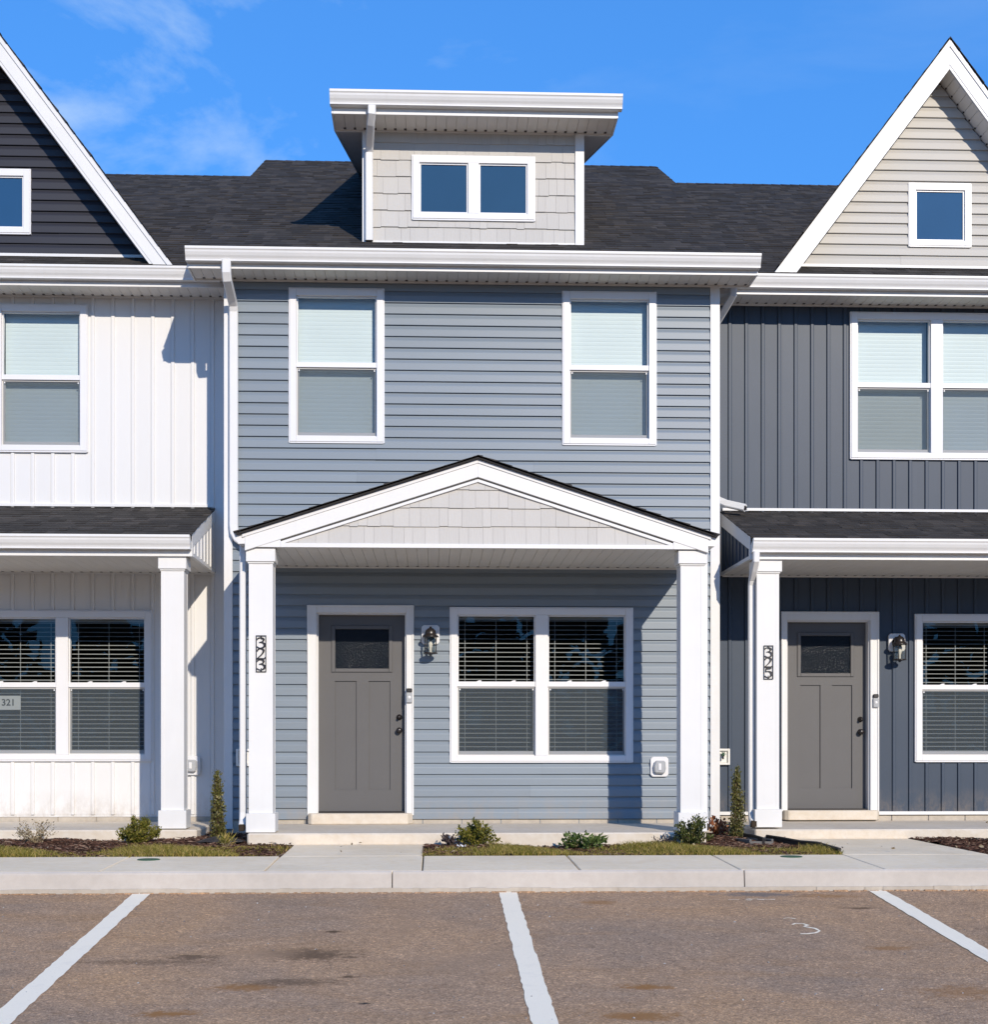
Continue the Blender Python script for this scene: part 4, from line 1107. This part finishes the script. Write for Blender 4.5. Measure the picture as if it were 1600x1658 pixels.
# planting beds of mulch
def bed_z(x, y):
    f = max(0, min(1, (y - BACK) / .5))
    h = math.sin(x * 3.1 + 1) * .010 + math.sin(x * 7.3 + y * 5) * .007 + math.sin(y * 9.1 + x * 2) * .006
    mound = .035 * math.exp(-((x + 2.0) / .45) ** 2 - ((y + 1.1) / .7) ** 2) + .03 * math.exp(-((x - 2.8) / .4) ** 2 - ((y + .8) / .6) ** 2)
    return -.126 + f * .012 + f * h + mound
def blocked(x, y):
    if -1.70 < x < 2.52 and y > -1.60: return True
    if x < -2.285 and y > -.67: return True
    if x > 3.14 and y > -.71: return True
    return False
beds = [(-9.2, -1.268), (-.087, 3.443), (4.677, 9.6)]
rb = random.Random(9)
for x0, x1 in beds:
    m = MB(); nx = int((x1 - x0) / .05); ny = 66; dx = (x1 - x0) / nx; y1 = .85; dy = (y1 - BACK) / ny
    for j in range(ny + 1):
        for i in range(nx + 1):
            x, y = x0 + i * dx, BACK + .003 + j * dy
            m.v.append((x, y, bed_z(x, y) + rb.uniform(-.006, .006) * (0 < j)))
    m.f = [(j * (nx + 1) + i, j * (nx + 1) + i + 1, (j + 1) * (nx + 1) + i + 1, (j + 1) * (nx + 1) + i) for j in range(ny) for i in range(nx)]
    tag(m.build('planting_bed', MULCH, raw=True), kind='structure')
m = MB(); n = 0
while n < 15000:
    x0, x1 = rb.choice(beds[:1] * 5 + beds[1:2] * 5 + beds[2:] * 2); x = rb.uniform(max(x0, -5.3), min(x1, 6.6)); y = rb.uniform(BACK + .03, .5)
    if blocked(x, y): continue
    n += 1
    l, w, a = rb.uniform(.008, .045), rb.uniform(.003, .010), rb.uniform(0, 6.3); tx, ty = rb.uniform(-.5, .5), rb.uniform(-.3, .3)
    ca, sa = math.cos(a), math.sin(a); z = bed_z(x, y) + rb.uniform(.002, .016)
    q = []
    for u, v in ((-l, -w), (l, -w * .6), (l * .9, w), (-l * .8, w * .7)):
        q.append((x + u * ca - v * sa, y + u * sa + v * ca, z + u * tx * .6 + v * ty))
    c = (x, y, z + w * .8)
    m.face([q[0], q[1], c]); k = len(m.v) - 3
    i0 = len(m.v); m.v += [q[2], q[3]]; m.f += [(k + 1, i0, k + 2), (i0, i0 + 1, k + 2), (i0 + 1, k, k + 2)]
tag(m.build('mulch_chips', CHIP, raw=True), 'brown bark chips scattered over the planting beds', 'mulch', kind='stuff')
# grass strip along the pavement
m = MB(); n = 0
def gdens(x, y):
    f = (y - BACK) / .95
    if x < -1.268:
        if x > -1.62: return .12
        lim = .80 + .12 * math.sin(x * 2.3)
    elif x < 3.45: lim = .86 + .10 * math.sin(x * 3.1 + 1) - (.35 if x < .5 else 0)
    else: lim = .45 if x > 5 else .1
    patch = .55 + .45 * math.sin(x * 5.1 + y * 4) * math.sin(x * 2.2 - y * 7 + 2)
    return max(0, min(1, (lim - f) * 4)) * (.35 + .65 * patch)
while n < 42000:
    x0, x1 = rb.choice(beds[:1] * 4 + beds[1:2] * 4 + beds[2:]); x = rb.uniform(max(x0, -5.2), min(x1, 6.4)); y = rb.uniform(BACK - .012, BACK + .95)
    if blocked(x, y) or rb.random() > gdens(x, y): continue
    n += 1
    h = rb.uniform(.022, .075) * (.75 + .4 * math.sin(x * 4.3 + y * 3)); w = rb.uniform(.0016, .0036); a = rb.uniform(0, 6.3); ln = rb.uniform(.3, 1.3) * h; d = rb.uniform(0, 6.3)
    z = bed_z(x, y) - .004; ca, sa = math.cos(a) * w, math.sin(a) * w; lx, ly = math.cos(d) * ln, math.sin(d) * ln - .006
    k = len(m.v)
    m.v += [(x - ca, y - sa, z), (x + ca, y + sa, z), (x + lx * .4 - ca * .8, y + ly * .4 - sa * .8, z + h * .65), (x + lx * .4 + ca * .8, y + ly * .4 + sa * .8, z + h * .65), (x + lx, y + ly, z + h)]
    m.f += [(k, k + 1, k + 3, k + 2), (k + 2, k + 3, k + 4)]
tag(m.build('grass', GRASS, raw=True), 'thin yellowing grass along the back of the pavement', 'grass', kind='stuff')

# a belt of trees across the street behind the viewer: the lower panes mirror it
rt = random.Random(77); m = MB()
WOOD = island('dark wood foliage', [(0, (.012, .02, .006)), (.5, (.03, .045, .012)), (1, (.07, .085, .025))], .7)
for i in range(44):
    x = -84 + i * 3.9 + rt.uniform(-1.2, 1.2); y = -42 + rt.uniform(-3.5, 3.5); h = rt.uniform(7.2, 10.2); z0 = road_z(y) - .1; r = rt.uniform(2.2, 3.2)
    m.tube([(x, y, z0), (x + rt.uniform(-.3, .3), y, z0 + h * .4), (x + rt.uniform(-.4, .4), y, z0 + h * .85)], .22, 6, .05, up=(.2, 1, .1))
    for k in range(520):
        t = rt.random(); zz = z0 + h * (.10 + .90 * t); rr = r * (math.sin(math.pi * min(1, .18 + .82 * t) ** .8) * .95 + .12) * rt.uniform(.35, 1.05); a = rt.uniform(0, 6.283)
        c = Vector((x + math.cos(a) * rr, y + math.sin(a) * rr, zz)); u = Vector((rt.uniform(-1, 1), rt.uniform(-1, 1), rt.uniform(-1, 1))).normalized(); v = u.orthogonal().normalized(); q = rt.uniform(.18, .5)
        m.face([c + u * q, c + v * q, c - u * q * .8, c - v * q])
tag(m.build('wood', WOOD, raw=True), 'dark belt of trees mirrored in the lower panes', 'trees', kind='stuff')

# ------------------------------------------------------------------ plants
def leaf(m, p, d, l, w, rnd, fold=.25):
    d = Vector(d).normalized(); s = d.cross(Vector((rnd.uniform(-1, 1), rnd.uniform(-1, 1), rnd.uniform(-1, 1))))
    s = s.normalized() if s.length > .01 else Vector((1, 0, 0)); n = d.cross(s)
    p = Vector(p); k = len(m.v)
    m.v += [tuple(q) for q in (p, p + d * l * .45 + s * w + n * w * fold, p + d * l, p + d * l * .45 - s * w + n * w * fold)]
    m.f += [(k, k + 1, k + 2), (k, k + 2, k + 3)]
def shrub(name, x, y, rx, h, mat, n, lab, cat='shrub', seed=1, ll=.022, lw=.0075, stems=40, shape='round', group=None):
    rnd = random.Random(seed); z0 = bed_z(x, y)
    root = tag(empty(name, (x, y, z0)), lab, cat, group)
    st = MB(); fo = MB(); tips = []
    for i in range(stems):
        a = rnd.uniform(0, 6.283)
        if shape == 'round':
            el = rnd.uniform(.12, 1.45); rr = rnd.uniform(.75, 1.15)
            tip = Vector((math.cos(a) * math.cos(el) * rx * rr, math.sin(a) * math.cos(el) * rx * .9 * rr, .03 + math.sin(el) * (h - .03) * rr))
        elif shape == 'column':
            t = (i + .5) / stems; r = rx * (1 - t ** 2.2) * rnd.uniform(.55, 1.05) + .008
            tip = Vector((math.cos(a) * r, math.sin(a) * r, h * (.06 + .94 * t)))
        else:
            tip = Vector((math.cos(a) * rx * rnd.uniform(.3, 1.1), math.sin(a) * rx * rnd.uniform(.3, .9), h * rnd.uniform(.35, 1.05)))
        b = Vector((rnd.uniform(-.012, .012), rnd.uniform(-.012, .012), -.02))
        if shape == 'column': b = Vector((0, 0, max(0., tip.z - .22)))
        mid = b.lerp(tip, .5) + Vector((rnd.uniform(-.02, .02), rnd.uniform(-.02, .02), .02 if shape != 'column' else -.03))
        st.tube([b, mid, tip], .0035 if shape != 'twig' else .0028, 4, .001, up=(.3, .9, .1))
        tips.append((b, mid, tip))
    if shape == 'column': st.tube([(0, 0, -.02), (.004, .003, h * .5), (0, 0, h * .97)], .008, 6, .002, up=(.3, .9, .1))
    st.build('stem', BARK if shape != 'twig' else LEAFT, root, raw=True)
    for i in range(n):
        b, mid, tip = rnd.choice(tips); t = rnd.random() ** .6
        p = b.lerp(mid, t * 2) if t < .5 else mid.lerp(tip, t * 2 - 1)
        p = p + Vector((rnd.gauss(0, .012), rnd.gauss(0, .012), rnd.gauss(0, .012)))
        if p.z < .004: p.z = rnd.uniform(.004, .03)
        d = (tip - b).normalized() * rnd.uniform(.2, 1) + Vector((rnd.uniform(-1, 1), rnd.uniform(-1, 1), rnd.uniform(-.3, 1)))
        s = rnd.uniform(.6, 1.25); leaf(fo, p, d, ll * s, lw * s, rnd)
    fo.build('foliage', mat, root, raw=True)
    return root
shrub('boxwood_shrub', -2.76, -1.17, .21, .235, LEAFO, 3800, 'round green shrub in front of the white house column', seed=1)
shrub('boxwood_shrub', .385, -1.83, .20, .21, LEAFO, 3400, 'round olive shrub between the front walk and the wide window of the middle house', seed=2, stems=30)
shrub('boxwood_shrub', 2.335, -1.86, .195, .25, LEAFD, 3200, 'dark green shrub at the foot of the right column of the middle house', seed=3)
shrub('boxwood_shrub', 5.43, -1.28, .20, .22, LEAFT, 320, 'sparse twiggy shrub at the right edge of the picture', seed=4, ll=.03, stems=34, shape='twig')
shrub('columnar_holly', -2.055, -.93, .066, .655, LEAFH, 2300, 'slim upright evergreen between the white and the blue house', 'shrub', 5, .024, .009, 90, 'column')
shrub('columnar_holly', 2.935, -.90, .074, .70, LEAFH, 2500, 'slim upright evergreen between the blue and the charcoal house', 'shrub', 6, .024, .009, 90, 'column')
shrub('dried_shrub', -3.70, -1.20, .19, .20, LEAFT, 420, 'dried out tan shrub in the mulch left of the white column', 'shrub', 7, .026, .007, 44, 'twig')
shrub('leafy_weed', 1.345, -1.98, .23, .115, LEAFG, 620, 'low bright green leafy weed in the grass below the wide window', 'plant', 8, .042, .014, 30, 'twig')
shrub('terracotta_plant', 2.80, -.62, .105, .17, LEAFR, 110, 'small rust coloured leafy plant beside the slim evergreen at right', 'plant', 9, .055, .02, 14, 'twig')
shrub('withered_plant', .15, -1.79, .085, .085, LEAFP, 260, 'withered dark plant left of the round olive shrub', 'plant', 10, .028, .009, 16, 'twig')
shrub('withered_plant', 2.09, -1.76, .13, .075, LEAFP, 200, 'withered dark plant left of the shrub at the right column', 'plant', 11, .024, .007, 18, 'twig')
shrub('grass_tuft', -1.83, -1.98, .06, .07, GRASS, 160, 'yellow grass tuft beside the left porch column of the middle house', 'plant', 12, .07, .004, 22, 'twig')

# edging, splash blocks, litter
def edging(pts, lab):
    o = MB().sweep([(x, y, bed_z(x, y) + .022) for x, y in pts], [(-.008, -.03), (.008, -.03), (.010, .022), (.014, .030), (.008, .040), (-.008, .040), (-.014, .030), (-.010, .022)], (0, .01, 1)).build('bed_edging', EDGING)
    return tag(o, lab, 'edging', 'black plastic bed edging')
edging([(3.20, -1.02), (3.27, -1.3), (3.34, -1.7), (3.40, -2.1), (3.425, -2.5), (3.43, -2.75)], 'black edging strip along the charcoal house front walk')
edging([(2.98, -1.02), (3.02, -1.2), (3.06, -1.4), (3.065, -1.55), (3.03, -1.63)], 'short curved black edging beside the grey splash block')
m = MB(); m.prism([(-.16, -.30), (.16, -.30), (.11, .34), (-.11, .34)], 'z', -.02, .018); 
m.prism([(-.16, -.30), (-.13, -.30), (-.085, .34), (-.11, .34)], 'z', .018, .05); m.prism([(.13, -.30), (.16, -.30), (.11, .34), (.085, .34)], 'z', .018, .05)
o = m.build('splash_block', TRAY, None, .006); o.scale = (.75, .75, .7); o.location = (2.97, -1.40, bed_z(2.97, -1.40) + .004); o.rotation_euler = (rad(-2), 0, rad(12)); tag(o, 'grey splash block tray at the foot of the slim evergreen at right', 'splash block')
m = MB(); rr = random.Random(31)
for j in range(9):
    for i in range(13):
        u, v = i / 12 * 2 - 1, j / 8 * 2 - 1
        m.v.append((u * .20 + v * .02, v * .09, .05 * (1 - u * u) * (1 - v * v) + rr.uniform(-.004, .006)))
m.f = [(j * 13 + i, j * 13 + i + 1, j * 13 + i + 14, j * 13 + i + 13) for j in range(8) for i in range(12)]
o = m.build('landscape_fabric', EDGING, raw=True); o.location = (-1.92, -1.62, bed_z(-1.92, -1.62) + .012); tag(o, 'crumpled black landscape fabric left of the middle house porch slab', 'fabric')
m = MB(); rr = random.Random(33)
for j in range(5):
    for i in range(6): m.v.append(((i / 5 - .5) * .075, (j / 4 - .5) * .05, rr.uniform(.0, .032)))
m.f = [(j * 6 + i, j * 6 + i + 1, j * 6 + i + 7, j * 6 + i + 6) for j in range(4) for i in range(5)]
o = m.build('paper_scrap', LITTER, raw=True); o.location = (.24, -2.42, bed_z(.24, -2.4) + .03); tag(o, 'crumpled white paper scrap in the grass by the front walk', 'litter')
# fallen leaves
rr = random.Random(35)
lm = MB()
for i in range(70):
    x, y = rr.uniform(-4.4, 5.6), rr.uniform(-2.75, -1.65)
    if blocked(x, y): continue
    z = (bed_z(x, y) if not (-1.27 < x < -.085 or 3.44 < x < 4.68) else pvz(y) + .0) + rr.uniform(.012, .03)
    leaf(lm, (x, y, z), (rr.uniform(-1, 1), rr.uniform(-1, 1), rr.uniform(-.1, .2)), rr.uniform(.025, .05), rr.uniform(.008, .016), rr)
tag(lm.build('fallen_leaves', LEAFT, raw=True), 'dry tan leaves blown over the beds', 'leaves', kind='stuff')

# ------------------------------------------------------------------ fittings on the houses
wall_lamp(-.030, -.020, 1.922, 'dark coach lantern between the grey door and wide window of the blue house')
wall_lamp(cB - .475 * KN, YB - .020, 1.90 * KN + ZN, 'dark coach lantern beside the grey door of the charcoal house')
doorbell(.408 + A_TRIM[1] - .045, -.034, 1.305, 'grey video doorbell on the blue house door trim')
doorbell(cB + (B_TRIM[1] - .040) * KN, YB - .035, 1.275 * KN + ZN, 'grey video doorbell on the charcoal house door trim')
number_plaque('323', .408 - 1.987 + .004, -1.395 - .1075 - .002, 1.470, .335, .094, 'dark metal plaque reading 323 on the left porch column')
number_plaque('325', cB - 2.191 * KN, YB - 1.4745 * KN - .001, 1.440 * KN + ZN, .335, .094, 'dark metal plaque reading 325 on the porch column of the charcoal house')
def outlet(x, y, z, lab, mat=WHITEV):
    root = tag(empty('outlet_box', (x, y, z)), lab, 'outlet box', 'weatherproof outlets by the porches')
    w, h, c = .093, .103, .022
    MB().prism([(-w + c, -h), (w - c, -h), (w, -h + c), (w, h - c), (w - c, h), (-w + c, h), (-w, h - c), (-w, -h + c)], 'y', -.030, 0).build('mounting_block', mat, root, .006)
    MB().prism([(-.058, -.066), (.046, -.072), (.060, -.02), (.056, .062), (-.048, .066), (-.066, .0)], 'y', -.078, -.030).build('bubble_cover', PLAST, root, .014)
    MB().box(-.020, .012, -.086, -.077, -.034, .036).build('cover_latch', WHITEV, root, .006)
outlet(2.313, -.018, .578, 'white outlet box on blue siding right of the wide window')
outlet(-2.591, YC - .019, .58, 'white outlet box on the shaded wall behind the white house column', WHITEV)
def hose_box(x, y, z, lab):
    root = tag(empty('hose_tap_box', (x, y, z)), lab, 'hose tap', 'hose taps between the houses')
    f = MB(); w, h, b = .082, .088, .024
    f.box(-w, -w + b, -.034, 0, -h, h); f.box(w - b, w, -.034, 0, -h, h); f.box(-w + b, w - b, -.0335, 0, h - b, h); f.box(-w + b, w - b, -.0335, 0, -h, -h + b); f.box(-w + b, w - b, -.008, 0, -h + b, h - b)
    f.build('frame', CREAM, root, .004)
    t = MB(); t.tube([(0, -.008, .02), (0, -.035, .02), (0, -.055, .005), (0, -.06, -.025)], .010, 8, up=(1, 0, 0)); t.build('spout', BRONZE, root)
    v = MB()
    for k in range(6):
        a = k * math.pi / 3; v.tube([(.004, -.05, .03), (.004 + .026 * math.cos(a), -.054, .03 + .026 * math.sin(a))], .006, 6, up=(0, 0, 1.1))
    v.build('tap_handle', LID, root)
hose_box(3.14, YB - .019, .672, 'cream hose tap box on the charcoal wall beside the blue house corner')
hose_box(-1.915, -.018, .675, 'cream hose tap box half hidden by the left porch leader')
# paper notice on the white house window
card = empty('window_notice', (-4.58, YC + .012, 1.252)); tag(card, 'pale paper notice reading 321 on the white house window', 'notice')
MB().box(-.19, .165, 0, .0012, -.075, .075).build('paper', CARD, card)
cu = bpy.data.curves.new('numerals', 'FONT'); cu.body = '321'; cu.size = .098; cu.align_x = 'CENTER'; cu.align_y = 'CENTER'; cu.offset = .0022; cu.extrude = .0003
to = bpy.data.objects.new('numerals_curve', cu); COL.objects.link(to)
dg = bpy.context.evaluated_depsgraph_get(); tme = bpy.data.meshes.new_from_object(to.evaluated_get(dg)); bpy.data.objects.remove(to)
tme.materials.clear(); o = link('numerals', tme, INK, card, (.035, -.0012, .0)); o.rotation_euler = (rad(90), 0, 0)
